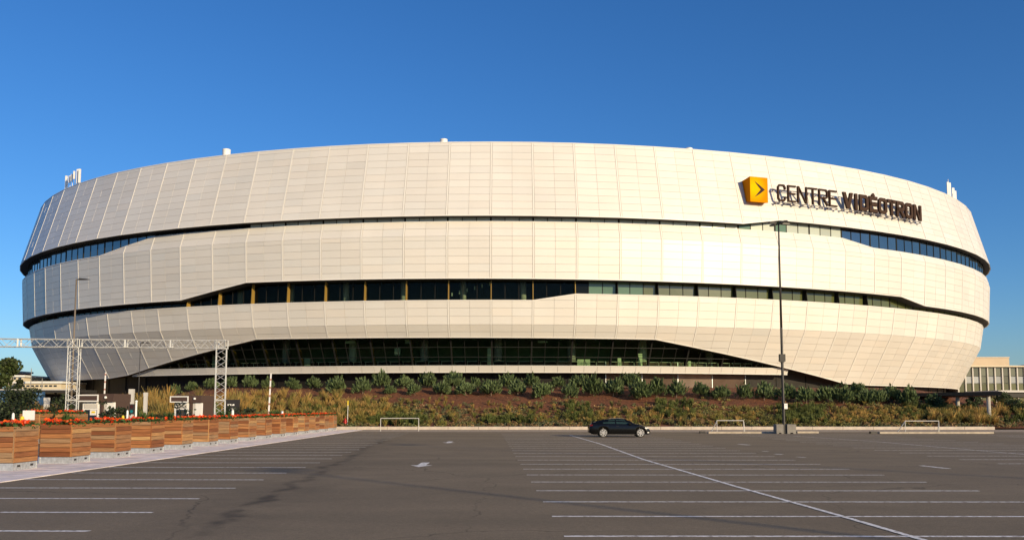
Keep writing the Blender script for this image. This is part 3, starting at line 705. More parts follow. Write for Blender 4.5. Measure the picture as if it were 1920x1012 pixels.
# stall lines
def strip(x0, y0, x1, y1, w, name, z=.005):
    d = Vector((x1-x0, y1-y0, 0)).normalized(); n = Vector((-d.y, d.x, 0))*(w/2); a = Vector((x0, y0, z)); b = Vector((x1, y1, z))
    mb = MB(); mb.add([a-n, b-n, b+n, a+n], [(0, 1, 2, 3)]); return mb.build(name, M['line'], lot)
Lend = lambda Y: float(np.interp(Y, [15, 32, 77], [-7.25, -7.36, -8.86]))
for k in range(-2, 23):
    Y = 15.35+2.72*k
    strip(-14.4, Y+.10, Lend(Y), Y, .14, 'stall_line')
Rs = lambda Y: .86+(Y-14.7)*-.0292
for k in range(-2, 23):
    Y = 14.75+2.68*k
    strip(Rs(Y), Y, float(np.interp(Y, [14, 30, 75], [12.2, 11.7, 10.6])), Y-.05, .14, 'stall_line')
for k in range(0, 22):
    Y = 14.9+2.7*k
    strip(float(np.interp(Y, [14, 36, 75], [19.2, 18.4, 17.6])), Y, float(np.interp(Y, [14, 75], [30.5, 28.5])), Y-.03, .14, 'stall_line')
for k in range(6, 21):
    Y = 14.9+2.7*k
    strip(37.0, Y, 48, Y-.03, .14, 'stall_line')
def poly_line(pts, w, name):
    for i in range(len(pts)-1): strip(*pts[i], *pts[i+1], w, name, .0095)
def G(x, y): d = 3465/(y-765); return ((x-960)/1650*d, d)
poly_line([(6.75, 10.5), G(1560, 961), G(1377, 910), G(1205, 860), G(1124, 831), G(1068, 815)], .13, 'row_divider_line')
poly_line([G(1485, 816.5), G(1640, 827), G(1870, 847), (24.0, 28)], .11, 'row_divider_line')
poly_line([G(1865, 817), (46, 40)], .11, 'row_divider_line')
def arrow(x, y, d, L_=2.6, w=.8, st=.32):
    mb = MB(); z = .006
    if d < 0: mb.add([(x-w/2, y-L_*.12, z), (x, y-L_*.5, z), (x+w/2, y-L_*.12, z), (x+st/2, y-L_*.12, z), (x+st/2, y+L_*.5, z), (x-st/2, y+L_*.5, z), (x-st/2, y-L_*.12, z)], [(0, 1, 2, 3, 6), (3, 4, 5, 6)])
    else: mb.add([(x-w/2, y+L_*.1, z), (x, y+L_*.5, z), (x+w/2, y+L_*.1, z), (x+st/2, y+L_*.1, z), (x+st/2, y-L_*.5, z), (x-st/2, y-L_*.5, z), (x-st/2, y+L_*.1, z)], [(0, 6, 3, 2, 1), (6, 5, 4, 3)])
    mb.build('arrow_marking', M['line'], lot)
arrow(-3.35, 33.2, -1); arrow(-3.9, 55, -1)
strip(*G(1720, 871), *G(1771, 876.5), .22, 'arrow_marking'); strip(*G(1382, 831.5), *G(1402, 833), .3, 'arrow_marking')
strip(*G(1426, 844.5), *G(1437, 845), .2, 'arrow_marking'); strip(*G(1449, 849.5), *G(1463, 850.5), .2, 'arrow_marking'); strip(*G(1489, 855), *G(1506, 856), .16, 'arrow_marking')
# planted bank
nx, ny = 150, 40; xs = np.linspace(-75, 110, nx); ys = np.concatenate([np.linspace(87.6, 110, 30), np.linspace(112, 175, 10)]); mb = MB()
for j in range(ny):
    for i in range(nx):
        z = hb(xs[i], ys[j])+(rng.normal(0, .05) if 0 < j else -.1); mb.v.append((xs[i], ys[j], float(z)))
mb.f = [[j*nx+i, j*nx+i+1, (j+1)*nx+i+1, (j+1)*nx+i] for j in range(ny-1) for i in range(nx-1)]; mb.t = [None]*len(mb.f); mb.m = [0]*len(mb.f)
tag(mb.build('planted_bank', M['mulch'], smooth=True), kind='structure')

# ------------------------------------------------------------------ words for labels
ORD = ['first', 'second', 'third', 'fourth', 'fifth', 'sixth', 'seventh', 'eighth', 'ninth', 'tenth', 'eleventh', 'twelfth', 'thirteenth', 'fourteenth', 'fifteenth', 'sixteenth', 'seventeenth', 'eighteenth', 'nineteenth', 'twentieth']
ORD += ['twenty-'+w for w in ORD[:9]]+['thirtieth']+['thirty-'+w for w in ORD[:9]]+['fortieth']+['forty-'+w for w in ORD[:9]]+['fiftieth']
# ------------------------------------------------------------------ wooden planters and their flowers
PX, PW, PL, PH, PB = -16.75, 1.2, 1.52, 1.47, .25      # right face, width, length, height, metal base
nbd = 7; bh = (PH-PB)/nbd
def board_mesh(L_):
    mb = MB(); e = .012; z0, z1 = .004, bh-.006
    mb.add([(0, 0, z0), (L_, 0, z0), (L_, -.03+e, z0), (0, -.03+e, z0), (0, 0, z1), (L_, 0, z1), (L_, -.03+e, z1), (0, -.03+e, z1), (0, -.03, z0+e), (L_, -.03, z0+e), (L_, -.03, z1-e), (0, -.03, z1-e)],
           [(0, 1, 2, 3), (3, 2, 9, 8), (8, 9, 10, 11), (11, 10, 6, 7), (7, 6, 5, 4), (0, 4, 5, 1), (0, 3, 8, 11, 7, 4), (1, 5, 6, 10, 9, 2)])
    return mb.mesh('board', M['wood'])
bm_w, bm_l = board_mesh(PW-.06), board_mesh(PL-.06)
def planter(x, y, label, group, z=.02, hs=1.):
    p = empty('planter', (x, y, z), random.gauss(0, .006), label, 'planter', group); p.scale = (1, 1, hs)
    mb = MB(); mb.box(-PW+.03, -.03, .03, PL-.03, .01, PH-.1); core = mb.build('liner', M['darkpole'], p)
    mb = MB(); mb.box(-PW, 0, 0, PL, 0, PB-.012); mb.box(-PW-.012, -PW+.05, -.012, .05, 0, PB-.013); mb.box(-.05, .012, -.012, .05, 0, PB-.013); mb.box(-.05, .012, PL-.05, PL+.012, 0, PB-.013)
    base = mb.build('metal_base', M['steel'], p)
    for yy in (.35, PL-.35):
        mb = MB(); mb.box(.001, .008, yy-.09, yy+.09, .10, .17); mb.build('fork_slot', M['darkpole'], base)
    for k in range(nbd):
        z = PB+k*bh
        link('board', bm_w, p, (-PW+.03, 0, z)); link('board', bm_l, p, (0, .03, z), R(90))
        link('board', bm_w, p, (-.03, PL, z), R(180)); link('board', bm_l, p, (-PW, PL-.03, z), R(-90))
    mb = MB(); mb.box(-PW+.04, -.04, .04, PL-.04, PH-.1, PH-.08); mb.build('soil', M['soil'], p)
    mb = MB(); mb.box(-.035, .004, -.004, .035, PB+.004, PH-.006); mb.build('corner_post', M['wood'], p)
    return p
M['blossom'] = leaf_mat('blossom', (1, 1, 1), .5, .3)
def flower_arrays(n, w, l, zt, tall=.22, green=1.):
    P = []; T = []
    # leaves
    for _ in range(int(700*green)):
        c = np.array([-rng.uniform(-.05, w+.03), rng.uniform(-.06, l+.04), zt+rng.uniform(-.02, tall*.85)]); a = rng.normal(size=3); a[2] = abs(a[2])*.3; a /= np.linalg.norm(a)
        b = np.cross(a, rng.normal(size=3)); b /= np.linalg.norm(b); s = rng.uniform(.03, .065)
        P.append([c-a*s-b*s*.6, c+a*s-b*s*.6, c+a*s+b*s*.6, c-a*s+b*s*.6]); g = rng.uniform(.6, 1.3); T.append((.055*g, .11*g, .03*g))
    LP, LTn = np.array(P), np.array(T)
    P = []; T = []
    for _ in range(n):
        c = np.array([-rng.uniform(.05, w-.05), rng.uniform(.04, l-.04), zt+rng.uniform(.08, tall)]); hue = rng.random()
        col = np.array((.92, .085, .018)) if hue < .6 else np.array((.95, .16, .02)) if hue < .88 else np.array((.85, .14, .08)); col = col*rng.uniform(.75, 1.1)
        for q in range(6):
            d = rng.normal(size=3); d[1] -= .5; d /= np.linalg.norm(d); a = np.cross(d, rng.normal(size=3)); a /= np.linalg.norm(a); b = np.cross(d, a); s = rng.uniform(.03, .05); o = c+rng.normal(0, .028, 3)
            P.append([o-a*s-b*s, o+a*s-b*s, o+a*s+b*s, o-a*s+b*s]); T.append(col*rng.uniform(.8, 1.15))
    return LP, LTn, np.array(P), np.array(T)
NP = 15
def blade_fn(C, h, n):
    idx = np.repeat(np.arange(len(C)), n); N = len(idx); a = rng.uniform(0, 6.28, N); l = rng.uniform(.05, .28, N); hh = h[idx]*rng.uniform(.5, 1.1, N); d = np.stack([np.cos(a), np.sin(a), np.zeros(N)], 1)
    b = C[idx]+d*.04; m_ = C[idx]+d*(l*.5)[:, None]; m_[:, 2] += hh*.6; t = C[idx]+d*l[:, None]; t[:, 2] += hh; w = np.stack([-np.sin(a), np.cos(a), np.zeros(N)], 1)*.02
    g = rng.uniform(.6, 1.3, N)[:, None]; return np.stack([b-w, m_-w, t, m_+w], 1), np.array([[.05, .10, .025]])*g
for i in range(NP):
    y = 29.8+3.8*i; x = PX+random.gauss(0, .02)
    nm = 'nearest the camera' if i == 0 else 'at the far end of the row' if i == NP-1 else ORD[i]+' from the near end'
    pl = planter(x, y, 'wooden slat planter box on the paved walk, '+nm, 'planters along the walk')
    f = empty('flowers', (x, y, .02), 0, 'red and orange flowers growing in the planter '+('nearest the camera' if i == 0 else 'at the far end of the row' if i == NP-1 else ORD[i]+' from the near end'), 'flowers', 'flowers in the planters')
    LP, LTn, FP, FT = flower_arrays(70, PW, PL, PH-.06)
    if i in (1, 3, 4, 6, 9, 12):
        c_ = np.array([[-PW*rng.uniform(.3, .9), PL*rng.uniform(.2, .8), PH-.1] for _ in range(7)]); bp_, bt_ = blade_fn(c_, rng.uniform(.35, .6, 7), 40)
        LP = np.concatenate([LP, bp_]); LTn = np.concatenate([LTn, bt_])
    quads_obj('leaves', LP, LTn, M['leaf'], f); quads_obj('blossoms', FP, FT, M['blossom'], f)
for x, y, nm in ((-26.0, 52.6, 'right'), (-28.0, 52.4, 'left')):
    pl = planter(x, y, 'wooden planter behind the main row beside the truss tower, '+nm+' one of two', 'planters by the kiosks', .02, 1.2)
    f = empty('flowers', (x, y, .32), 0, 'red flowers in the '+nm+' one of two planters beside the truss tower', 'flowers', 'flowers in the planters')
    LP, LTn, FP, FT = flower_arrays(60, PW, PL, PH-.06); quads_obj('leaves', LP, LTn, M['leaf'], f); quads_obj('blossoms', FP, FT, M['blossom'], f)
# ------------------------------------------------------------------ foliage generators
def leaf_cloud(centers, rad, n, size, cols, flat=.0, up=.0, aspect=.6):
    P = []; T = []
    idx = rng.integers(0, len(centers), n); C = np.array(centers)[idx]; r = np.array(rad)[idx]
    d = rng.normal(size=(n, 3)); d /= np.linalg.norm(d, axis=1)[:, None]; C = C+d*(r*rng.random(n)**.45)[:, None]*np.array((1, 1, .85))
    a = rng.normal(size=(n, 3)); a[:, 2] += up; a /= np.linalg.norm(a, axis=1)[:, None]; b = np.cross(a, rng.normal(size=(n, 3))); b /= np.linalg.norm(b, axis=1)[:, None]
    s = size*rng.uniform(.6, 1.3, n)[:, None]
    P = np.stack([C-a*s-b*s*aspect*.4, C-b*s*aspect*-.4-a*s, C+a*s+b*s*aspect*.5, C+a*s-b*s*aspect*.5], 1)
    P = np.stack([C-a*s, C+b*s*aspect, C+a*s, C-b*s*aspect], 1)
    cl = np.array(cols)[rng.integers(0, len(cols), n)]*rng.uniform(.7, 1.3, n)[:, None]
    return P, cl
def tree(x, y, z, h, cr, label, group, n=1500, size=.16, cols=((.05, .085, .025),), name='tree', trunk=.12, low=.35):
    t = empty(name, (x, y, z), 0, label, 'tree', group)
    mb = MB(); top = Vector((rng.normal(0, .1), rng.normal(0, .1), h*.75)); mb.tube((0, 0, -.1), top*.5, trunk, trunk*.75, 7); mb.tube(top*.5, top, trunk*.75, trunk*.3, 7)
    cs = []; rs = []
    for k in range(11):
        a = k*2.4; zz = h*(low+(1-low)*rng.uniform(.1, .92)); rr = cr*math.sqrt(max(.08, 1-((zz/h-(low+1)/2)/((1-low)/2))**2))*rng.uniform(.35, .8)
        c = np.array((math.cos(a)*rr, math.sin(a)*rr, zz)); cs.append(c); rs.append(cr*rng.uniform(.32, .5))
        mb.tube(top*(.45+.05*k % .4), Vector(c), trunk*.35, trunk*.1, 5)
    mb.build('trunk', M['bark'], t)
    P, T = leaf_cloud(cs, rs, n, size, cols); quads_obj('crown', P, T, M['leaf'], t); return t
# pine shrubs: four shapes, each copied
def shrub_mesh(seed):
    r_ = np.random.default_rng(seed); P = []; T = []
    for _ in range(330):
        d = r_.normal(size=3); d[2] = abs(d[2])*1.0-.12; d /= np.linalg.norm(d); L_ = r_.uniform(.4, 1.0)
        o = d*np.array((.80, .80, 1.0))*L_*r_.uniform(.8, 1.05)*(1+.18*math.sin(3*math.atan2(d[1], d[0])+seed))+np.array((0, 0, .30))
        ax = d*.55+np.array((r_.normal(0, .2), r_.normal(0, .2), .85)); ax /= np.linalg.norm(ax); ln = r_.uniform(.24, .5)
        for q in range(4):
            b = np.cross(ax, r_.normal(size=3)); b /= np.linalg.norm(b); w = .055
            oo = o+r_.normal(0, .045, 3); P.append([oo-b*w*.6, oo+ax*ln*.5-b*w, oo+ax*ln, oo+ax*ln*.5+b*w])
            g = r_.uniform(.6, 1.4)*(1.3 if q == 0 else 1); T.append((.105*g, .145*g, .058*g))
    P = np.array(P); T = np.array(T)
    o = quads_obj('foliage', P, T, M['leaf']); me = o.data; bpy.data.objects.remove(o); 
    mb = MB(); mb.tube((0, 0, -.15), (.03, 0, .75), .07, .04, 6)
    for k in range(5): a = k*1.3; mb.tube((0, 0, .25+.08*k), (.42*math.cos(a), .42*math.sin(a), .75+.06*k), .03, .012, 5)
    return me, mb.mesh('stem', M['bark'])
SM = [shrub_mesh(100+i) for i in range(5)]
SH = [(-41.4, 109.0, 0.8), (-39.56, 109.0, 0.85), (-36.5, 106.79, 0.9), (-34.54, 107.73, 0.95), (-31.93, 107.73, 0.95), (-29.7, 107.2, 0.85), (-26.85, 107.2, 0.95), (-24.37, 107.73, 0.95), (-20.58, 104.11, 1.2), (-17.57, 103.79, 1.1), (-15.97, 107.73, 1.15), (-14.45, 103.5, 0.8), (-13.23, 107.73, 1.05), (-11.35, 103.19, 0.85), (-10.23, 107.73, 1.25), (-8.23, 103.19, 1.05), (-7.23, 107.73, 1.2), (-5.43, 103.19, 1.1), (-4.46, 108.35, 0.8), (-2.43, 102.91, 1.3), (-0.52, 107.73, 1.1), (0.69, 103.19, 1.0), (2.43, 108.35, 1.0), (3.56, 101.54, 1.2), (5.6, 107.73, 1.0), (6.57, 101.54, 1.1), (8.11, 107.2, 1.2), (9.46, 102.91, 1.3), (11.75, 102.34, 1.3), (14.4, 107.2, 1.3), (14.77, 101.02, 1.25), (16.72, 102.07, 1.25), (19.0, 102.07, 1.2), (21.72, 102.07, 1.05), (23.87, 100.77, 1.15), (26.49, 100.77, 1.1), (28.73, 100.52, 1.2), (31.2, 100.28, 1.2), (33.11, 99.31, 1.15), (35.39, 99.31, 1.25), (37.07, 98.84, 1.2), (39.56, 101.02, 1.1), (39.55, 98.61, 1.1), (40.86, 98.61, 1.0), (42.59, 99.31, 1.3), (44.1, 98.14, 1.35), (46.72, 97.7, 0.9)]
for i, (x, y, k) in enumerate(SH):
    t = empty('pine_shrub', (x, y, float(hb(x, y))), rng.uniform(0, 6.28), 'rounded green pine shrub on the mulch bank below the arena, '+ORD[i]+' from the left', 'shrub', 'pine shrubs along the top of the bank')
    k *= 1.06; t.scale = (k*rng.uniform(.88, 1.3), k*rng.uniform(.9, 1.2), k*rng.uniform(.85, 1.2)); t.rotation_euler = (rng.normal(0, .12), rng.normal(-.12, .1), t.rotation_euler.z); f, st = SM[i % 5]
    link('foliage', f, t); link('stem', st, t)
# ground cover of the bank
def blades(C, h, n, spread, cols, tipcol=None, w=.02):     # upright bent blades
    m = len(C); idx = np.repeat(np.arange(m), n); N = m*n; base = C[idx]; hh = h[idx]*rng.uniform(.6, 1.1, N)
    ang = rng.uniform(0, 6.28, N); lean = rng.uniform(.05, 1, N)*spread[idx]; dx, dy = np.cos(ang), np.sin(ang)
    b0 = base+np.stack([dx*.06, dy*.06, np.zeros(N)], 1); mid = base+np.stack([dx*lean*.4, dy*lean*.4, hh*.6], 1); tip = base+np.stack([dx*lean, dy*lean, hh], 1)
    pa = rng.uniform(0, 6.28, N); W_ = np.stack([np.cos(pa), np.sin(pa), np.zeros(N)], 1)*w
    c = cols[idx]*rng.uniform(.7, 1.3, N)[:, None]; ct = c if tipcol is None else tipcol[idx]*rng.uniform(.7, 1.3, N)[:, None]
    return np.concatenate([np.stack([b0-W_, b0+W_, mid+W_, mid-W_], 1), np.stack([mid-W_, mid+W_, tip+W_*.5, tip-W_*.5], 1)]), np.concatenate([c, ct])
def on_bank(X, Y): return np.stack([X, Y, hb(X, Y)-.03], 1)
def px_of(X, Y): return 960+1650*X/Y
# low tufts, denser towards the foot of the bank
n = 6200; X = rng.uniform(-42, 62, n); Y = 88.0+15.5*rng.random(n)**1.35; keep = (Y < 98.0+1.5*np.sin(X*.35)+rng.normal(0, 1.6, n)) & (rng.random(n) < .62+.3*np.sin(X*.21+Y*.5)); X, Y = X[keep], Y[keep]
row = np.round((X*.8+Y*.6)/.9)*.9; C = on_bank(X, Y); m = len(C)
pal = np.array([(.13, .125, .04), (.17, .14, .045), (.10, .11, .045), (.20, .13, .06), (.09, .10, .05), (.15, .10, .05)]); zone = np.clip((np.sin(X*.13+1)+np.sin(X*.31+Y*.3)+rng.normal(0, .8, m))*1.1+2.5, 0, 5).astype(int)
def cloud_clumps(C, rad, per, size, cols, up=.6, aspect=.45):
    m = len(C); idx = np.repeat(np.arange(m), per); N = m*per; d = rng.normal(size=(N, 3)); d /= np.linalg.norm(d, axis=1)[:, None]; d[:, 2] = np.abs(d[:, 2])
    O = C[idx]+d*(rad[idx]*rng.random(N)**.5)[:, None]; a = rng.normal(size=(N, 3))*.7; a[:, 2] += up; a /= np.linalg.norm(a, axis=1)[:, None]; b = np.cross(a, rng.normal(size=(N, 3))); b /= np.linalg.norm(b, axis=1)[:, None]
    s = size*rng.uniform(.6, 1.4, N)[:, None]; return np.stack([O-a*s, O+b*s*aspect, O+a*s, O-b*s*aspect], 1), cols[idx]*rng.uniform(.65, 1.35, N)[:, None]
P, T = cloud_clumps(C, rng.uniform(.26, .5, m), 40, .105, 1.35*pal[zone]*rng.uniform(.75, 1.25, m)[:, None])
tag(quads_obj('low_perennials', P, T, M['leaf']), 'olive and brown low perennials covering the foot of the mulch bank', 'ground cover', kind='stuff')
# golden ornamental grasses: left end, scattered, right end
def zone_pts(n, x0, x1, y0, y1):      # px range at bank depth
    Y = rng.uniform(y0, y1, n); X = (rng.uniform(x0, x1, n)-960)/1650*Y; return X, Y
ZX = []; ZY = []
for n, x0, x1, y0, y1 in ((170, 430, 720, 89, 97), (110, 430, 640, 95, 102), (70, 640, 860, 91, 100), (110, 1080, 1300, 89, 96), (40, 860, 1080, 90, 99), (170, 1560, 1730, 88.6, 96), (130, 1740, 1865, 89, 94), (70, 1860, 1990, 92, 104), (50, 1300, 1560, 89, 96)):
    a, b = zone_pts(n, x0, x1, y0, y1); ZX.append(a); ZY.append(b)
X = np.concatenate(ZX); Y = np.concatenate(ZY); C = on_bank(X, Y); m = len(C); px = px_of(X, Y)
gold = np.where(rng.random(m)[:, None] < .45, np.array([[.28, .17, .045]]), np.array([[.15, .14, .035]])); tip = np.where(rng.random(m)[:, None] < .45, np.array([[.42, .27, .085]]), np.array([[.24, .20, .055]]))
hg = np.where((px < 730) | (px > 1730), rng.uniform(.6, 1.3, m), rng.uniform(.35, .8, m)); P, T = blades(C, hg, 46, hg*.55, gold, tip, .024)
Xa, Ya = zone_pts(430, 640, 1700, 88.3, 95.5); Xb, Yb = zone_pts(60, 640, 1700, 95, 99); X2 = np.concatenate([Xa, Xb]); Y2 = np.concatenate([Ya, Yb]); m2_ = len(X2); h2 = rng.uniform(.3, .7, m2_)
yg = np.array([[.15, .15, .035], [.20, .16, .04], [.12, .12, .04], [.19, .12, .05]])[rng.integers(0, 4, m2_)]; P2_, T2_ = blades(on_bank(X2, Y2), h2, 40, h2*.7, yg, yg*1.35, .024)
P = np.concatenate([P, P2_]); T = np.concatenate([T, T2_])
tag(quads_obj('golden_grass', P, T, M['leaf']), 'clumps of tall golden ornamental grass on the bank', 'grass', kind='stuff')
# green patches
ZX = []; ZY = []
for n, x0, x1, y0, y1 in ((120, 690, 800, 88.4, 92), (60, 560, 700, 90, 96), (60, 905, 1000, 89, 91.5), (200, 1455, 1545, 89, 96.5), (90, 1690, 1800, 91, 97), (50, 1060, 1110, 91, 98), (60, 1230, 1300, 92, 99), (40, 1870, 1960, 90, 100)):
    a, b = zone_pts(n, x0, x1, y0, y1); ZX.append(a); ZY.append(b)
X = np.concatenate(ZX); Y = np.concatenate(ZY); C = on_bank(X, Y); m = len(C)
P, T = blades(C, rng.uniform(.5, .95, m), 60, rng.uniform(.25, .45, m), np.tile([[.060, .085, .02]], (m, 1))*rng.uniform(.6, 1.3, m)[:, None], np.tile([[.115, .135, .035]], (m, 1))*rng.uniform(.6, 1.3, m)[:, None], .026)
tag(quads_obj('green_ground_cover', P, T, M['leaf']), 'patches of fresh green feathery plants at the foot of the bank', 'ground cover', kind='stuff')
# bark chips
n = 9000; X = rng.uniform(-40, 55, n); Y = rng.uniform(88, 109, n); C = on_bank(X, Y)+np.array((0, 0, .05)); P, T = cloud_clumps(C, np.full(n, .05), 1, .07, np.tile([[.22, .105, .05]], (n, 1)), .0, .5)
tag(quads_obj('bark_chips', P, T, M['leaf']), 'loose brown bark chips strewn over the bank', 'mulch', kind='stuff')
# tall grasses around the kiosks on the left
def at(x, y, Y): 
    a = (x-960)/1650; b = (620.64-y)/1650; cp, sp = math.cos(R(5)), math.sin(R(5)); t = Y/(cp-b*sp); return a*t, 2.1+(sp+b*cp)*t
def left_grass(name, label, zones, cols, tips, hr, per, w):
    CC = []; HH = []
    for n, x0, x1, Y0, Y1, hsc in zones:
        Y = rng.uniform(Y0, Y1, n); X = (rng.uniform(x0, x1, n)-960)/1650*Y; CC.append(np.stack([X, Y, np.where(Y > 87.5, hb(X, Y)-.05, 0)], 1)); HH.append(rng.uniform(*hr, n)*hsc)
    C = np.concatenate(CC); H_ = np.concatenate(HH); m = len(C)
    k = rng.integers(0, len(cols), m); P, T = blades(C, H_, per, H_*.38, np.array(cols)[k], np.array(tips)[k], w); tag(quads_obj(name, P, T, M['leaf']), label, 'grass', kind='stuff')
left_grass('golden_grass', 'tall golden grass growing behind the kiosks on the left', ((70, 262, 325, 88, 97, 1.4), (22, 380, 440, 86, 95, 1.4), (40, 430, 470, 88, 96, 1.4), (40, 62, 118, 62, 68, 1.3), (24, 270, 322, 74, 80, 1.0), (24, 240, 420, 90, 98, 1.1)), [(.27, .16, .04), (.17, .14, .04)], [(.40, .24, .065), (.26, .20, .06)], (1.1, 1.9), 60, .028)
left_grass('green_grass', 'tall green reeds standing among the kiosks on the left', ((50, 262, 300, 60, 70, .8), (70, 376, 402, 78, 90, 1.9), (60, 255, 330, 86, 92, 1.2), (40, 400, 470, 84, 92, 1.1), (40, 112, 160, 50, 54, 1.0), (30, 440, 560, 86, 92, .9), (50, 0, 70, 60, 70, .8)), [(.06, .10, .025), (.08, .11, .03)], [(.09, .14, .04), (.14, .15, .05)], (.9, 1.5), 50, .03)
# young trees and bushes behind the planters
DK = ((.030, .045, .022), (.045, .065, .025), (.022, .03, .018))
for x, Y, h, cr, lab, n in ((203, 54, 2.7, .6, 'young dark leaved tree in front of the left kiosk', 230), (222, 56, 2.4, .85, 'young bushy tree between the kiosk and the traffic signal', 600), (345, 60, 2.6, .95, 'young dark tree in front of the right kiosk', 330), (436, 62, 2.3, .9, 'young dark tree beside the right truss tower', 600),
                            (32, 58, 3.3, 1.9, 'broad dark bushy tree at the left edge behind the planters', 2600), (114, 62, 3.1, .9, 'dark bushy tree left of the front truss tower', 900), (62, 66, 2.4, 1.0, 'small olive bush behind the broad dark tree', 800), (470, 74, 2.1, .8, 'small dark tree right of the black notice board', 500)):
    tree((x-960)/1650*Y, Y, 0, h, cr, lab, 'young trees behind the planters', n, .10, DK, 'young_tree', .05, .3)
# ------------------------------------------------------------------ truss gantry
tg = empty('truss_gantry', (-23, 56.5, 0), 0, 'silver aluminium truss gantry standing behind the planters on the left', 'gantry')
def gch(o): o.parent = tg; o.matrix_parent_inverse = Matrix.Translation((23, -56.5, 0)); return o
def truss(p, q, w, name, nseg, sidev):
    p = Vector(p); q = Vector(q); d = (q-p); u = Vector(sidev).normalized(); v = d.normalized().cross(u); mb = MB(); h = w/2
    cn = [u*h+v*h, u*h-v*h, -u*h-v*h, -u*h+v*h]
    for c in cn: mb.tube(p+c, q+c, .027, n=6)
    for i in range(nseg):
        a = p+d*(i/nseg); b = p+d*((i+1)/nseg)
        for k in range(4):
            c0, c1 = cn[k], cn[(k+1) % 4]
            if i % 2: c0, c1 = c1, c0
            mb.tube(a+c0, b+c1, .016, n=5)
    for a in (p+d*.002, q-d*.002):
        for k in range(4): mb.tube(a+cn[k], a+cn[(k+1) % 4], .027, n=6)
    return gch(mb.build(name, M['alu']))
TZ = 5.95; T1 = (-27.9, 56.0); T2 = (-18.85, 57.0)
for (x, y) in (T1, T2):
    truss((x, y, .05), (x, y, 2.6), .62, 'tower_section', 6, (1, .25, 0)); truss((x, y, 2.63), (x, y, TZ), .62, 'tower_section', 8, (1, .25, 0))
    mb = MB(); mb.box(x-.45, x+.45, y-.45, y+.45, 0, .03); gch(mb.build('base_plate', M['steel']))
    mb = MB(); h = .33; mb.box(x-h, x+h, y-h, y-h+.05, TZ, TZ+.06); 
    for sx in (-1, 1):
        for sy in (-1, 1): mb.tube((x+sx*.3, y+sy*.3, TZ-.02), (x+sx*.3, y+sy*.3, TZ+.56), .04, n=6)
    for sx in (-1, 1): mb.tube((x+sx*.3, y-.3, TZ+.03), (x+sx*.3, y-.3, TZ+.53), .04, n=6)
    for zz in (TZ+.01, TZ+.53):
        for sx in (-1, 1): mb.tube((x+sx*.3, y-.3, zz), (x+sx*.3, y+.3, zz), .035, n=6); mb.tube((x-.3, y+sx*.3, zz), (x+.3, y+sx*.3, zz), .035, n=6)
    mb.tube((x-.28, y-.3, TZ+.05), (x+.28, y-.3, TZ+.5), .03, n=5); mb.tube((x+.28, y-.3, TZ+.05), (x-.28, y-.3, TZ+.5), .03, n=5)
    gch(mb.build('corner_block', M['alu']))
D = Vector((T2[0]-T1[0], T2[1]-T1[1], 0)); dn = D.normalized(); sd = Vector((-dn.y, dn.x, 0)); a0 = Vector((*T1, TZ+.27))
nse = 3; Lb = D.length-.7
for i in range(nse): truss(a0+dn*(.35+Lb*i/nse+.02), a0+dn*(.35+Lb*(i+1)/nse-.02), .5, 'beam_section', 6, sd)
for i in range(3): truss(a0-dn*(.35+3.0*i+.02), a0-dn*(.35+3.0*(i+1)-.02), .5, 'beam_section', 6, sd)
# ------------------------------------------------------------------ kiosks
M['kiosk'] = mat('brown_cladding', (.075, .045, .034), rough=.55); M['kglass'] = mat('kiosk_glass', (.02, .03, .05), rough=.05, spec=.8)
M['yellow'] = mat('yellow_print', (.75, .55, .03), rough=.6); M['grey'] = mat('mid_grey', (.25, .25, .25), rough=.6); M['ltgrey'] = mat('light_grey', (.55, .53, .50), rough=.6)
def kiosk(x, y, w, label, sign=True):
    k = empty('kiosk', (x, y, 0), R(-8), label, 'kiosk', 'parking kiosks'); dp = 2.4; wf = w*.58     # front face width; remaining part is the recessed side bay
    mb = MB(); mb.box(0, w, .25, dp, 2.55, 3.12); mb.build('roof', M['kiosk'], k)
    mb = MB(); mb.box(-.08, wf, 0, .5, 2.6, 3.02); sgn = mb.build('sign_box', M['kiosk'], k)
    for a in ((-.12, wf+.04, -.03, .03, 2.98, 3.06), (-.12, wf+.04, -.03, .03, 2.56, 2.64), (-.12, -.04, -.03, .03, 2.64, 2.98), (wf-.04, wf+.04, -.03, .03, 2.64, 2.98)):
        mb = MB(); mb.box(*a); mb.build('sign_frame', M['white'], sgn)
    mb = MB(); mb.box(.02, w-.02, .6, dp-.05, 0, 2.55); mb.build('wall', M['kiosk'], k)
    mb = MB(); mb.box(.1, wf-.1, .3, .62, 0, 2.54); fr = mb.build('front_frame', M['white'], k)
    mb = MB(); mb.box(.3, wf-.22, .26, .31, .35, 2.0); mb.build('window_pane', M['kglass'], fr)
    mb = MB(); mb.box(.26, wf-.18, .255, .30, 2.12, 2.4); mb.build('header_panel', M['ltgrey'], fr)
    if sign:
        mb = MB(); mb.box(wf*.5, wf-.24, .235, .258, 1.62, 1.98); p = mb.build('notice', M['white'], fr)
        mb = MB(); mb.box(wf*.58, wf-.32, .228, .236, 1.76, 1.9); mb.build('yellow_print', M['yellow'], p)
    mb = MB(); mb.box(wf+.02, wf+.2, .3, .62, 0, 2.56); mb.build('corner_post', M['kiosk'], k)
    mb = MB(); mb.box(wf+.22, wf+.38, .42, .61, .1, 2.5); mb.build('side_panel', M['ltgrey'], k)
    mb = MB(); mb.box(wf+.42, w-.04, .40, .61, .05, 2.52); dr = mb.build('door', M['white'], k)
    mb = MB(); mb.box(wf+.5, wf+.56, .35, .41, 1.0, 1.25); mb.build('handle', M['steel'], dr)
    mb = MB(); mb.lathe([(.0, 0), (.09, .02), (.1, .1), (.06, .16)], (wf+.45, .2, 2.78), 10); mb.build('wall_lamp', M['white'], k)
    return k
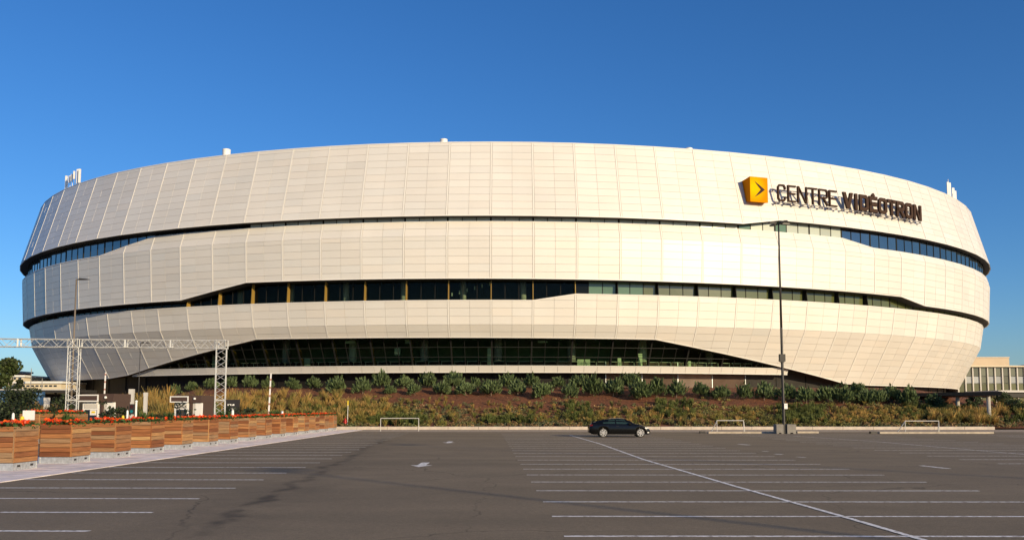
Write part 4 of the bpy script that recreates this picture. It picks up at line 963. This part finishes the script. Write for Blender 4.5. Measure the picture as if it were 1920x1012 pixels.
kiosk((148-960)/1650*62+.1, 62, 2.45, 'brown and white parking kiosk with a yellow window notice on the left')
kiosk((321-960)/1650*70+.1, 70, 2.4, 'brown and white parking kiosk behind the young tree, right one', False)
def post(name, x, y, w, d, z0, z1, m, label, cat, cap=None):
    p = empty(name, (x, y, z0), 0, label, cat); mb = MB(); mb.box(-w/2, w/2, -d/2, d/2, 0, (z1-z0)*.9); mb.build('body', m, p)
    mb = MB(); mb.box(-w/2-.015, w/2+.015, -d/2-.015, d/2+.015, (z1-z0)*.9, z1-z0); mb.build('cap', cap or m, p); mb = MB(); mb.box(-w/2-.05, w/2+.05, -d/2-.05, d/2+.05, 0, .05); mb.build('foot', M['steel'], p); return p
def pxy(x, Y): return (x-960)/1650*Y
post('ticket_machine', pxy(248.5, 76), 76, .36, .35, 0, 3.75, M['ltgrey'], 'tall pale grey ticket pillar between the two kiosks', 'ticket machine')
post('ticket_machine', pxy(238, 72), 72, .32, .35, 0, 2.9, M['ltgrey'], 'shorter pale grey ticket pillar left of the tall one', 'ticket machine')
post('ticket_machine', pxy(275, 84), 84, .28, .3, 0, 3.6, M['ltgrey'], 'slim pale pillar beside the golden grass', 'ticket machine')
post('ticket_machine', pxy(90.5, 66), 66, .3, .3, 0, 2.9, M['ltgrey'], 'pale pillar behind the truss tower at far left', 'ticket machine')
post('notice_board', pxy(437, 66), 66, 1.1, .2, .0, 2.75, M['darkpole'], 'black notice board beside the right truss tower', 'notice board')
mb = MB(); mb.box(-.3, .2, -.115, -.101, 2.3, 2.42); mb.box(-.3, .3, -.115, -.101, 1.95, 2.08)
for o in COL.objects:
    if o.name.startswith('notice_board'): mb.build('white_print', M['white'], o)
def bollard(x, Y, h, m, label, r=.06):
    b = empty('bollard', (pxy(x, Y), Y, 0), 0, label, 'bollard', 'bollards among the planters'); mb = MB(); mb.lathe([(r, 0), (r, h*.93), (r*.8, h*.98), (r*.3, h)], n=12); mb.build('post', m, b, True); mb = MB(); mb.lathe([(r*1.8, 0), (r*1.8, .03), (r, .04)], n=12); mb.build('base_plate', M['steel'], b)
bollard(242, 50, 2.0, M['white'], 'slim white bollard left of the traffic signal'); bollard(29, 40, 1.9, M['white'], 'white bollard among the flowers at far left'); bollard(438.5, 60, 2.0, M['white'], 'white bollard in front of the black notice board', .09)
bollard(531, 72, 1.9, M['alu'], 'shiny steel bollard behind the far planters', .12); bollard(234, 44, 1.75, M['yellow'], 'yellow bollard left of the traffic signal', .07); bollard(46, 40, 1.75, M['yellow'], 'yellow bollard among flowers at far left', .09); bollard(433, 60, 1.8, M['yellow'], 'pale yellow bollard near the right truss tower', .06)
wb = empty('white_box_sign', (pxy(58, 42), 42, 0), 0, 'small white square sign on a post among the left flowers', 'sign'); mb = MB(); mb.box(-.27, .27, -.04, .04, 1.55, 2.0); mb.build('plate', M['white'], wb); mb = MB(); mb.tube((0, .03, 0), (0, .03, 1.7), .03, n=6); mb.build('post', M['steel'], wb)
# small traffic signal
ts = empty('traffic_signal', (pxy(254, 52), 52, 0), 0, 'small black traffic signal on a white post behind the planters', 'traffic signal')
mb = MB(); mb.tube((.12, 0, 0), (.12, 0, 2.45), .06, n=10); mb.lathe([(.06, 0), (.09, .04), (.06, .1), (.01, .13)], (.12, 0, 2.45), 10); mb.build('post', M['white'], ts)
mb = MB(); mb.box(-.22, .05, -.12, .1, 1.75, 2.35); hd = mb.build('signal_head', M['darkpole'], ts)
for zz, m in ((2.2, mat('red_lens', (.05, .01, .01), rough=.2)), (1.92, mat('teal_lens', (.01, .16, .18), rough=.2))):
    mb = MB(); mb.tube((-.085, -.12, zz), (-.085, -.15, zz), .09, n=12); mb.build('lens', m, hd)
# raised barrier arms
def stripes():
    m, nt, b = new_mat('red_white_arm'); L = nt.links.new; tc = nd(nt, 'ShaderNodeTexCoord'); sp = nd(nt, 'ShaderNodeSeparateXYZ'); L(tc.outputs['Object'], sp.inputs[0])
    mm = nd(nt, 'ShaderNodeMath', operation='MULTIPLY'); mm.inputs[1].default_value = 1.6; L(sp.outputs['Z'], mm.inputs[0]); fr = nd(nt, 'ShaderNodeMath', operation='FRACT'); L(mm.outputs[0], fr.inputs[0])
    gt = nd(nt, 'ShaderNodeMath', operation='GREATER_THAN'); gt.inputs[1].default_value = .75; L(fr.outputs[0], gt.inputs[0]); mx = nd(nt, 'ShaderNodeMix', data_type='RGBA'); L(gt.outputs[0], mx.inputs[0]); mx.inputs[6].default_value = (.78, .76, .74, 1); mx.inputs[7].default_value = (.42, .22, .18, 1)
    L(mx.outputs[2], b.inputs['Base Color']); return m
M['arm'] = stripes()
def barrier(x0, y0, x1, y1, Y, label):
    a = at(x0, y0, Y); b = at(x1, y1, Y); g = empty('barrier_gate', (a[0], Y, 0), 0, label, 'barrier', 'raised barrier arms')
    mb = MB(); mb.box(-.2, .2, -.18, .18, 0, 1.05); mb.box(-.22, .22, -.2, .2, 1.0, 1.1); mb.build('housing', M['ltgrey'], g)
    mb = MB(); p = Vector((0, -.22, 1.0)); q = Vector((b[0]-a[0], -.22, b[1])); d = (q-p).normalized(); sdv = Vector((d.z, 0, -d.x))*.06; mb.prism([p-sdv, p+sdv, q+sdv*.8, q-sdv*.8], (0, .05, 0)); mb.build('arm', M['arm'], g)
barrier(196, 775, 200, 698, 74, 'raised barrier arm rising above the left kiosk'); barrier(504.5, 780, 509.5, 700, 68, 'raised red and white barrier arm behind the middle planters')
# ------------------------------------------------------------------ lamp posts
def lamp_right(x, y, label):
    l = empty('lamp_post', (x, y, 0), 0, label, 'lamp post', 'tall lot lamps'); H_ = 17.7
    mb = MB(); mb.tube((0, 0, 0), (0, 0, H_*.5), .125, .10, 12, False); mb.tube((0, 0, H_*.5), (0, 0, H_), .10, .06, 12); mb.build('pole', M['darkpole'], l, True)
    for sx in (-.70, .12):
        mb = MB(); z1 = .78; o = sx+(-.05 if sx < 0 else .02); wd = .58 if sx < 0 else .72
        mb.add([(o, -.45, .0), (o+wd*.3, -.45, 0), (o+wd*.36, -.45, .09), (o+wd*.64, -.45, .09), (o+wd*.7, -.45, 0), (o+wd, -.45, 0), (o+wd, -.45, z1-.03), (o+wd-.03, -.45, z1), (o+.03, -.45, z1), (o, -.45, z1-.03)], [])
        n0 = list(mb.v); mb = MB(); mb.prism(n0, (0, .9, 0)); mb.build('ballast_block', M['ballast'], l)
    mb = MB(); mb.box(-.15, .11, -.3, .3, 0, .74); mb.build('pole_foot', M['darkpole'], l)
    mb = MB(); mb.box(-.24, .24, -.16, .16, 6.0, 6.62); mb.box(-.15, .15, -.18, .18, 5.94, 6.0); mb.build('junction_box', M['darkpole'], l)
    mb = MB(); mb.box(.02, .30, -.17, -.14, 2.05, 2.5); pl = mb.build('notice_plate', M['white'], l)
    mb = MB(); mb.box(.07, .25, -.175, -.171, 2.33, 2.36); mb.build('print', M['grey'], pl)
    for k in range(4):
        a = R(20+90*k); ca, sa = math.cos(a), math.sin(a); mb = MB()
        mb.tube((0, 0, H_-.05), (ca*.35, sa*.35, H_), .045, n=6)
        hp = [(.3, -.16), (1.0, -.2), (1.12, 0), (1.0, .2), (.3, .16)]; mb.prism([(ca*u-sa*v, sa*u+ca*v, H_-.02) for u, v in hp], (0, 0, .10)); mb.build('lamp_head', M['darkpole'], l)
    return l
gx, gy = G(1467, 812)
L0 = lamp_right(gx, gy, 'tall dark lamp post on concrete ballast blocks right of the black car')
for (x, y), lab in (((36.5, -20), 'lamp post out of view whose long shadow crosses the near stalls'), ((38.3, 1.0), 'lamp post out of view whose long shadow crosses the middle stalls'), ((84.5, 91.5), 'lamp post out of view casting its shadow on the lower white band')):
    c = copy_tree(L0); c.location = (x, y, 0); c['label'] = lab
def lamp_left(x, Y, H_, label, arm=.9, r=.11):
    l = empty('street_lamp', (pxy(x, Y), Y, 0), 0, label, 'street lamp'); mb = MB(); mb.tube((0, 0, 0), (0, 0, H_), r, r*.55, 10); mb.build('pole', M['darkpole'] if r < .09 else M['bronze'], l, True)
    mb = MB(); mb.prism([(0, -.02, H_-.06), (arm*.25, -.02, H_+.08), (arm*.7, -.02, H_+.04), (arm, -.02, H_-.02), (arm*.5, -.02, H_-.06)], (0, .3, 0)); mb.build('lamp_head', M['darkpole'], l)
    mb = MB(); mb.lathe([(r*1.6, 0), (r*1.6, .3), (r, .36)], n=10); mb.build('base', M['steel'], l)
M['bronze'] = mat('weathered_bronze_pole', (.16, .13, .10), rough=.5)
lamp_left(136.0, 78, 13.6, 'slim street lamp with a single arm rising behind the truss tower', 1.15)
lamp_left(261.5, 92, 8.95, 'thin dark lamp standing in front of the lower arena band', 1.0, .05)
# ------------------------------------------------------------------ hydrant and marker
hy = empty('fire_hydrant', (*G(649, 798.5), .25), 0, 'red fire hydrant at the corner by the far planters', 'hydrant'); hy.location.y = 88.3; hy.location.x = pxy(649, 88.3)
M['red'] = mat('hydrant_red', (.42, .02, .015), rough=.4)
mb = MB(); mb.lathe([(.16, 0), (.16, .06), (.11, .08), (.11, .6), (.15, .62), (.15, .66), (.11, .7), (.07, .8), (.03, .84), (.03, .9)], n=14); mb.build('barrel', M['red'], hy)
for a in (0, 90, 180): mb = MB(); mb.tube((0, 0, .48), (.2*math.cos(R(a)), -.2*math.sin(R(a)), .48), .055, n=8); mb.build('nozzle', M['red'], hy)
mk = empty('hydrant_marker', (pxy(653, 88.6), 88.6, .25), 0, 'thin white pole with a yellow tip marking the red hydrant', 'marker pole'); mb = MB(); mb.tube((0, 0, 0), (.03, 0, 2.2), .025, n=8); mb.build('pole', M['white'], mk)
mb = MB(); mb.box(-.03, .08, -.02, .02, 2.1, 2.6); mb.build('marker_tip', M['yellow'], mk)
# ------------------------------------------------------------------ tubular frames and concrete islands
def frame(x0, x1, ytop, ybot, Y, label, legs=True):
    X0_, X1_ = pxy(x0, Y), pxy(x1, Y); h = (ybot-ytop)/1650*Y; f = empty('tube_frame', ((X0_+X1_)/2, Y, 0), 0, label, 'metal frame', 'low white tubular frames along the kerb'); w = (X1_-X0_)/2
    mb = MB(); mb.tube((-w, 0, h), (w, 0, h), .035, n=8); mb.build('crossbar', M['ltgrey'], f)
    for sx in (-1, 1):
        mb = MB(); mb.tube((sx*w, 0, h), (sx*w, -.05, 0), .03, n=8); mb.build('leg', M['ltgrey'], f)
        if legs: mb = MB(); mb.tube((sx*w, 0, h-.05), (sx*(w+.32), .9, 0), .035, n=8); mb.build('brace', M['white'], f)
    if legs: mb = MB(); mb.tube((-w-.3, .85, .06), (w+.3, .85, .06), .03, n=6); mb.build('ground_bar', M['steel'], f)
frame(715, 786, 783, 807, 81.5, 'low white tubular frame by the kerb on the left, near the hydrant', False)
frame(1342, 1392, 788.5, 812, 75, 'low white tubular frame right of the black car'); frame(1693, 1756, 790, 813, 74.5, 'low white tubular frame at the right by the kerb')
def island(x0, x1, Y, label):
    X0_, X1_ = pxy(x0, Y), pxy(x1, Y); i_ = empty('parking_island', (X0_, Y, 0), 0, label, 'concrete kerb', 'concrete islands'); n = max(1, int((X1_-X0_)/2)); L_ = (X1_-X0_)/n
    for k in range(n): mb = MB(); mb.prism([(k*L_+.01, -.28, 0), (k*L_+.01, -.24, .15), (k*L_+.01, .24, .15), (k*L_+.01, .28, 0)], (L_-.02, 0, 0)); mb.build('kerb_block', M['island'], i_)
    mb = MB(); mb.box(-.7, -.25, -.2, .2, 0, .18); mb.build('rubber_stop', M['darkpole'], i_)
island(1325, 1452, 74.6, 'concrete island under the frame right of the black car'); island(1490, 1530, 75.4, 'short concrete island right of the lamp post'); island(1643, 1855, 74, 'long concrete island under the right tubular frame')
# ------------------------------------------------------------------ black coupe
M['paint'] = mat('black_car_paint', (.004, .004, .004), rough=.2, spec=.35); M['cglass'] = mat('car_glass', (.02, .04, .034), rough=.04, spec=.7); M['tyre'] = mat('tyre_rubber', (.015, .015, .015), rough=.8)
M['rim'] = mat('bright_alloy', (.58, .55, .52), rough=.3, metal=.5); M['lampglass'] = mat('headlight_glass', (.7, .7, .68), rough=.1); M['tail'] = mat('tail_lamp', (.25, .01, .01), rough=.2); M['blackplastic'] = mat('black_trim', (.012, .012, .012), rough=.6)
car = empty('car', (pxy(1159, 65.6), 65.6, 0), 0, 'black two door coupe parked alone facing right near the kerb', 'car')
cx_ = [-2.25, -2.2, -2.05, -1.93, -1.5, -1.0, -.5, -.1, .3, .7, 1.06, 1.4, 1.92, 2.12, 2.22, 2.25]
ctop = [.70, .86, 1.04, 1.09, 1.20, 1.31, 1.375, 1.395, 1.36, 1.20, .99, .93, .77, .66, .52, .44]
cbelt = [.68, .83, .95, .97, .96, .95, .93, .92, .91, .905, .90, .875, .74, .63, .50, .42]
chw = [.70, .78, .85, .87, .90, .905, .905, .905, .905, .905, .90, .89, .83, .74, .62, .52]
crw = [.55, .62, .66, .66, .62, .60, .60, .60, .61, .66, .72, .74, .66, .58, .48, .40]
ax_ = (-1.23, 1.49); xs_ = sorted(set(list(np.linspace(-2.25, 2.25, 91))))
itp = lambda t, x: float(np.interp(x, cx_, t))
def under(x):
    z = .20+(.12*max(0, (-x-1.85)/.4))+(.05*max(0, (x-2.0)/.25))
    for a in ax_:
        if abs(x-a) < .365: z = max(z, .30+math.sqrt(.365**2-(x-a)**2))
    return min(z, itp(cbelt, x)-.06)
body = MB(); sect = []
for x in xs_:
    zb, bl, tp, w, rw = under(x), itp(cbelt, x), itp(ctop, x), itp(chw, x), itp(crw, x); mz = zb+(bl-zb)*.5
    half = [(w*.93, zb), (w*.985, zb+(bl-zb)*.25), (w, mz), (w*.985, zb+(bl-zb)*.8), (w*.95, bl), (rw+(w*.95-rw)*.45, bl+(tp-bl)*.55), (rw, tp-(tp-bl)*.12), (rw*.6, tp-.005), (0, tp)]
    sect.append([(x, -y_, z_) for y_, z_ in half]+[(x, y_, z_) for y_, z_ in reversed(half[:-1])])
n = len(sect[0]); body.v = [p for s__ in sect for p in s__]
body.f = [[i*n+j, i*n+j+1, (i+1)*n+j+1, (i+1)*n+j] for i in range(len(sect)-1) for j in range(n-1)]+[list(range(n-1, -1, -1)), list(range((len(sect)-1)*n, len(sect)*n))]; body.t = [None]*len(body.f); body.m = [0]*len(body.f)
body.build('body', M['paint'], car, True)
fl = MB(); fl.box(-2.0, 2.0, -.7, .7, .2, .6); fl.build('underbody', M['blackplastic'], car)
def gpt(x, f, sy, off=.012):      # point on the greenhouse side, f 0 belt..1 roof
    w, rw, bl, tp = itp(chw, x)*.95, itp(crw, x), itp(cbelt, x), itp(ctop, x); y_ = w+(rw-w)*(f*1.0 if f > .55 else f/.55*.55); return (x, sy*(y_+off), bl+(tp-bl)*f*.9)
for sy in (-1, 1):
    for xa in (np.linspace(-.28, .72, 9), np.linspace(-1.25, -.36, 9)):
        mb = MB(); lo = [gpt(x, .12, sy) for x in xa]; hi_ = [gpt(x, .86 if x < .45 and x > -.9 else .5, sy) for x in xa]; mb.v = lo+hi_; k = len(xa); mb.f = [[i, i+1, k+i+1, k+i] for i in range(k-1)]; mb.t = [None]*(k-1); mb.m = [0]*(k-1); mb.build('side_window', M['cglass'], car)
    mb = MB(); mb.box(.62, .80, sy*.93-.09, sy*.93+.09, .93, 1.05); mb.build('mirror', M['paint'], car)
    mb = MB(); mb.box(-.28, -.10, sy*.905-.015, sy*.905+.015, .78, .80); mb.build('door_handle', M['blackplastic'], car)
    mb = MB(); mb.prism([(1.80, sy*.80, .66), (2.08, sy*.70, .60), (2.10, sy*.70, .67), (1.84, sy*.79, .74)], (0, sy*.07, 0)); mb.build('headlight', M['lampglass'], car)
    mb = MB(); mb.prism([(2.0, sy*.76, .30), (2.14, sy*.70, .30), (2.14, sy*.70, .38), (2.0, sy*.76, .38)], (0, sy*.04, 0)); mb.build('fog_light', M['lampglass'], car)
    mb = MB(); mb.prism([(-2.2, sy*.74, .80), (-2.0, sy*.84, .84), (-2.0, sy*.84, .93), (-2.18, sy*.74, .90)], (0, sy*.025, 0)); mb.build('tail_light', M['tail'], car)
    mb = MB(); mb.box(-.85, 1.1, sy*.87-.02, sy*.87+.02, .19, .235); mb.build('sill_trim', M['blackplastic'], car)
    for a in ax_:
        wh = empty('wheel', (a, sy*.80, .32)); wh.parent = car
        mb = MB(); mb.tube((0, -.11, 0), (0, .11, 0), .32, n=28); mb.build('tyre', M['tyre'], wh)
        mb = MB(); fy = sy*.115
        for q in range(7):
            t = 2*math.pi*q/7; c, s__ = math.cos(t), math.sin(t); c2, s2 = -s__, c
            mb.prism([(c*.05+c2*.03, fy, s__*.05+s2*.03), (c*.235+c2*.055, fy, s__*.235+s2*.055), (c*.235-c2*.03, fy, s__*.235-s2*.03), (c*.05-c2*.03, fy, s__*.05-s2*.03)], (0, sy*.012, 0))
        mb.tube((0, fy, 0), (0, fy+sy*.02, 0), .06, n=12)
        for q in range(24):
            t0, t1 = 2*math.pi*q/24, 2*math.pi*(q+1)/24; mb.prism([(.225*math.cos(t0), fy, .225*math.sin(t0)), (.255*math.cos(t0), fy, .255*math.sin(t0)), (.255*math.cos(t1), fy, .255*math.sin(t1)), (.225*math.cos(t1), fy, .225*math.sin(t1))], (0, sy*.01, 0))
        mb.build('rim', M['rim'], wh)
def top_glass(xa, name):
    mb = MB(); 
    for x in xa: rw, tp, bl = itp(crw, x), itp(ctop, x), itp(cbelt, x); mb.v += [(x, -rw*.92, tp-(tp-bl)*.06+.012), (x, 0, tp+.012), (x, rw*.92, tp-(tp-bl)*.06+.012)]
    k = len(xa); mb.f = [[i*3+j, i*3+j+1, (i+1)*3+j+1, (i+1)*3+j] for i in range(k-1) for j in range(2)]; mb.t = [None]*len(mb.f); mb.m = [0]*len(mb.f); mb.build(name, M['cglass'], car, True)
top_glass(np.linspace(.36, 1.0, 8), 'windscreen'); top_glass(np.linspace(-1.75, -.75, 8), 'rear_window')
mb = MB(); mb.box(2.2, 2.262, -.35, .35, .30, .44); mb.build('grille', M['blackplastic'], car)
mb = MB(); mb.box(-2.1, -1.9, -.6, .6, 1.10, 1.125); mb.build('spoiler', M['paint'], car)
# ------------------------------------------------------------------ background on the left
DKR = mat('dark_canopy', (.03, .028, .026), rough=.7); CRM = mat('cream_wall', (.62, .54, .40), rough=.8, var=.06, scale=.2)
cw = empty('covered_walkway', (-70, 116, 0), 0, 'dark flat canopy on posts at far left behind the trees', 'canopy'); mb = MB(); mb.box(-50, 14, -3, 3, 4.1, 4.5); mb.build('roof', DKR, cw)
mb = MB(); mb.box(-50, 14, -3.05, -2.99, 4.42, 4.54); mb.build('fascia', M['ltgrey'], cw)
for i in range(8): mb = MB(); mb.tube((-46+8*i, 0, 0), (-46+8*i, 0, 4.1), .16, n=8); mb.build('post', DKR, cw)
mb = MB(); mb.box(-50, 14, 2.5, 2.7, 0, 4.08); mb.build('back_wall', DKR, cw)
BLU = mat('blue_panel', (.03, .075, .16), rough=.25); BL2 = mat('blue_panel_light', (.12, .22, .36), rough=.25)
for x, w_, z0, z1, lab in ((75, 22, 2.4, 4.2, 'blue information board under the dark canopy'), (6, 26, 2.6, 4.3, 'blue information board at the far left edge')):
    b_ = empty('information_board', (pxy(x, 112), 112, 0), 0, lab, 'board'); hw = w_/1650*56; mb = MB(); mb.box(-hw, hw, -.1, .1, z0, z1); pn = mb.build('panel', BLU, b_)
    mb = MB(); mb.box(-hw*.8, hw*.7, -.12, -.101, z1-.5, z1-.2); mb.box(-hw*.8, hw*.3, -.12, -.101, z1-1.0, z1-.75); mb.build('pale_band', BL2, pn)
    for sx in (-1, 1): mb = MB(); mb.tube((sx*hw*.8, 0, 0), (sx*hw*.8, 0, z0), .06, n=6); mb.build('post', DKR, b_)
def far_house(x0, x1, ytop, Y, dep, label, wins=(), step=None, m=CRM):
    Xa, Xb = pxy(x0, Y), pxy(x1, Y); zt = at(0, ytop, Y)[1]; h = empty('low_building', ((Xa+Xb)/2, Y, 0), 0, label, 'building'); w_ = (Xb-Xa)/2
    mb = MB(); mb.box(-w_, w_, 0, dep, 0, zt-.3); wl_ = mb.build('wall', m, h); mb = MB(); mb.box(-w_-.3, w_+.3, -.3, dep+.3, zt-.3, zt); mb.build('roof_edge', M['white'], h)
    for wx0, wx1, wy0, wy1 in wins:
        a, b = at(wx0, wy0, Y), at(wx1, wy1, Y); mb = MB(); mb.box(a[0]-(Xa+Xb)/2, b[0]-(Xa+Xb)/2, -.06, -.01, b[1], a[1]); mb.build('window', M['kglass'], h)
    return h
far_house(13, 116, 714.5, 131, 10, 'long low cream building with a row of small windows at far left', [(33+k*8.5, 38.5+k*8.5, 721.5, 724.5) for k in range(9)])
far_house(20, 46, 703, 143, 10, 'taller cream block above the long low building at far left', [(26, 30, 707, 711), (35, 40, 707, 711)])
far_house(22, 29, 695, 154, 5, 'small pinkish penthouse on the far left block', m=mat('pink_wall', (.5, .27, .2), rough=.8))
tree(pxy(-4, 122), 122, 0, 8.9, 3.1, 'large green tree at the left edge of the picture', 'far trees', 5200, .28, ((.05, .075, .02), (.07, .09, .03), (.035, .05, .016)), 'tree', .25, .15)
tree(pxy(-30, 120), 120, 0, 7.5, 2.7, 'green tree just outside the left edge', 'far trees', 2500, .28, ((.05, .075, .02), (.07, .09, .03)), 'tree', .25, .15)
tree(pxy(36, 129), 129, 0, 6.4, .9, 'small dark tree in front of the far cream block', 'far trees', 900, .25, ((.04, .05, .02),), 'tree', .12, .3)
for x, y0, Y in ((59, 690, 128), (80, 709, 126)):
    f = empty('mast', (pxy(x, Y), Y, 0), 0, 'thin far mast against the sky at left, '+('taller' if x == 59 else 'shorter')+' of two', 'mast'); mb = MB(); mb.tube((0, 0, 0), (0, 0, at(x, y0, Y)[1]), .10, .05, 6); mb.build('pole', M['grey'], f); mb = MB(); mb.box(-.3, .3, -.3, .3, 0, .4); mb.build('base', M['concrete'], f)
# ------------------------------------------------------------------ background on the right
gb = empty('glass_building', (pxy(1870, 165), 165, 0), 0, 'long glass fronted building with white vertical fins behind the arena at right', 'building'); GY = 165
gx0, gx1 = pxy(1796, GY), pxy(2060, GY); ox = gb.location.x; z0_, z1_ = at(0, 735, GY)[1], at(0, 687.5, GY)[1]
GGL = mat('grey_green_curtain_glass', (.13, .135, .10), rough=.1, objrand=.3); GGD = mat('olive_curtain_glass', (.10, .105, .05), rough=.1, objrand=.25); GGW = mat('pale_spandrel', (.34, .36, .37), rough=.15, objrand=.15)
mb = MB(); mb.box(gx0-ox, gx1-ox, .4, 30, 0, z1_-.05); mb.build('core', M['grey'], gb); mb = MB(); mb.box(gx0-ox-.1, gx1-ox, -.5, 30, z1_-.02, z1_+.25); mb.build('roof_edge', CRM, gb)
nf = 19; pitch = (gx1-gx0)/nf
for k in range(nf):
    xa = gx0-ox+k*pitch
    for (za, zb, m) in ((z0_-4, z0_+(z1_-z0_)*.34, GGD), (z0_+(z1_-z0_)*.36, z0_+(z1_-z0_)*.62, GGW if k % 3 else GGL), (z0_+(z1_-z0_)*.64, z1_-.1, GGL)): mb = MB(); mb.box(xa+.03, xa+pitch-.03, .2, .35, za, zb); mb.build('window_pane', m, gb)
    mb = MB(); mb.box(xa-.10, xa+.10, -.04, .19, z0_-4, z1_-.03); mb.build('fin', M['ltgrey'], gb)
bb = empty('beige_block', (pxy(1850, 185), 185, 0), 0, 'plain beige rooftop block behind the glass building at right', 'building'); z2 = at(0, 670.5, 185)[1]
mb = MB(); xa, xb = pxy(1815, 185)-bb.location.x, pxy(1893, 185)-bb.location.x; mb.box(xa, xb, 0, 14, 0, z2); bw = mb.build('wall', mat('beige_render', (.50, .40, .29), rough=.85, var=.05, scale=.3), bb)
mb = MB(); mb.box(xa-.1, xb+.1, -.1, 14.1, z2, z2+.2); mb.build('coping', M['kerb'], bb)
rr = empty('dark_roof', (pxy(1920, 200), 200, 0), 0, 'dark sloping roof edge at the far right skyline', 'roof'); z3 = at(0, 683, 200)[1]; mb = MB(); mb.prism([(-2.8, 0, z3-.6), (14, 0, z3+1.2), (14, 0, z3+.2), (-2.8, 0, z3-1.4)], (0, 20, 0)); mb.build('slab', mat('navy_roof', (.02, .03, .06), rough=.4), rr)
for sx in (0, 12): mb = MB(); mb.box(sx, sx+.5, 1, 1.5, 0, z3-.3); mb.build('support', M['grey'], rr)
# terrace deck on round columns
dk = empty('terrace_deck', (pxy(1790, 92), 92, 0), 0, 'dark terrace deck with rusty underside on round concrete columns at the right', 'deck'); RST = mat('rusty_soffit', (.16, .05, .022), rough=.7)
dx0, dx1 = pxy(1690, 104)-dk.location.x, pxy(1876, 88.6)-dk.location.x
mb = MB(); mb.prism([(dx0, 12, 3.48), (dx1, -3.4, 3.42), (dx1+3, 18, 3.42), (dx0+4, 34, 3.48)], (0, 0, .38)); mb.build('slab', DKR, dk)
mb = MB(); mb.prism([(dx0+.6, 12.3, 3.40), (dx1-.4, -2.9, 3.34), (dx1+2.5, 17.5, 3.34), (dx0+4.2, 33, 3.40)], (0, 0, .05)); mb.build('underside', RST, dk)
for x, Y, yb in ((1735.5, 101.5, 762), (1793, 96.2, 779), (1850.5, 91.0, 797)):
    cX = pxy(x, Y)-dk.location.x; mb = MB(); mb.tube((cX, Y-92, .1), (cX, Y-92, 3.46), .195, n=16); mb.build('column', M['concrete'], dk, True)
cn2 = empty('entrance_canopy', (pxy(1915, 108), 108, 0), 0, 'pale flat canopy with dark fascia at the right edge', 'canopy'); mb = MB(); mb.box(-2.9, 12, 0, 8, 4.05, 4.3); mb.build('roof', M['ltgrey'], cn2); mb = MB(); mb.box(-3.4, 12, .3, 8, 3.45, 4.03); mb.build('fascia', DKR, cn2)
for k in range(4): mb = MB(); mb.box(-2+3*k, -1.75+3*k, .6, .85, 0, 3.45); mb.build('post', DKR, cn2)
for i, (x, Y, h, cr) in enumerate(((1752, 97, 1.3, .8), (1815, 96, 1.2, .9), (1880, 100, 1.9, 1.1), (1900, 97, 1.6, 1.2), (1825, 99, 1.4, .9))):
    tree(pxy(x, Y), Y, float(hb(pxy(x, Y), Y))-.2, h, cr, 'loose dark green bush near the terrace columns, '+ORD[i]+' of five planted there', 'bushes by the terrace', 800, .11, ((.05, .075, .03), (.07, .09, .04)), 'bush', .05, .15)
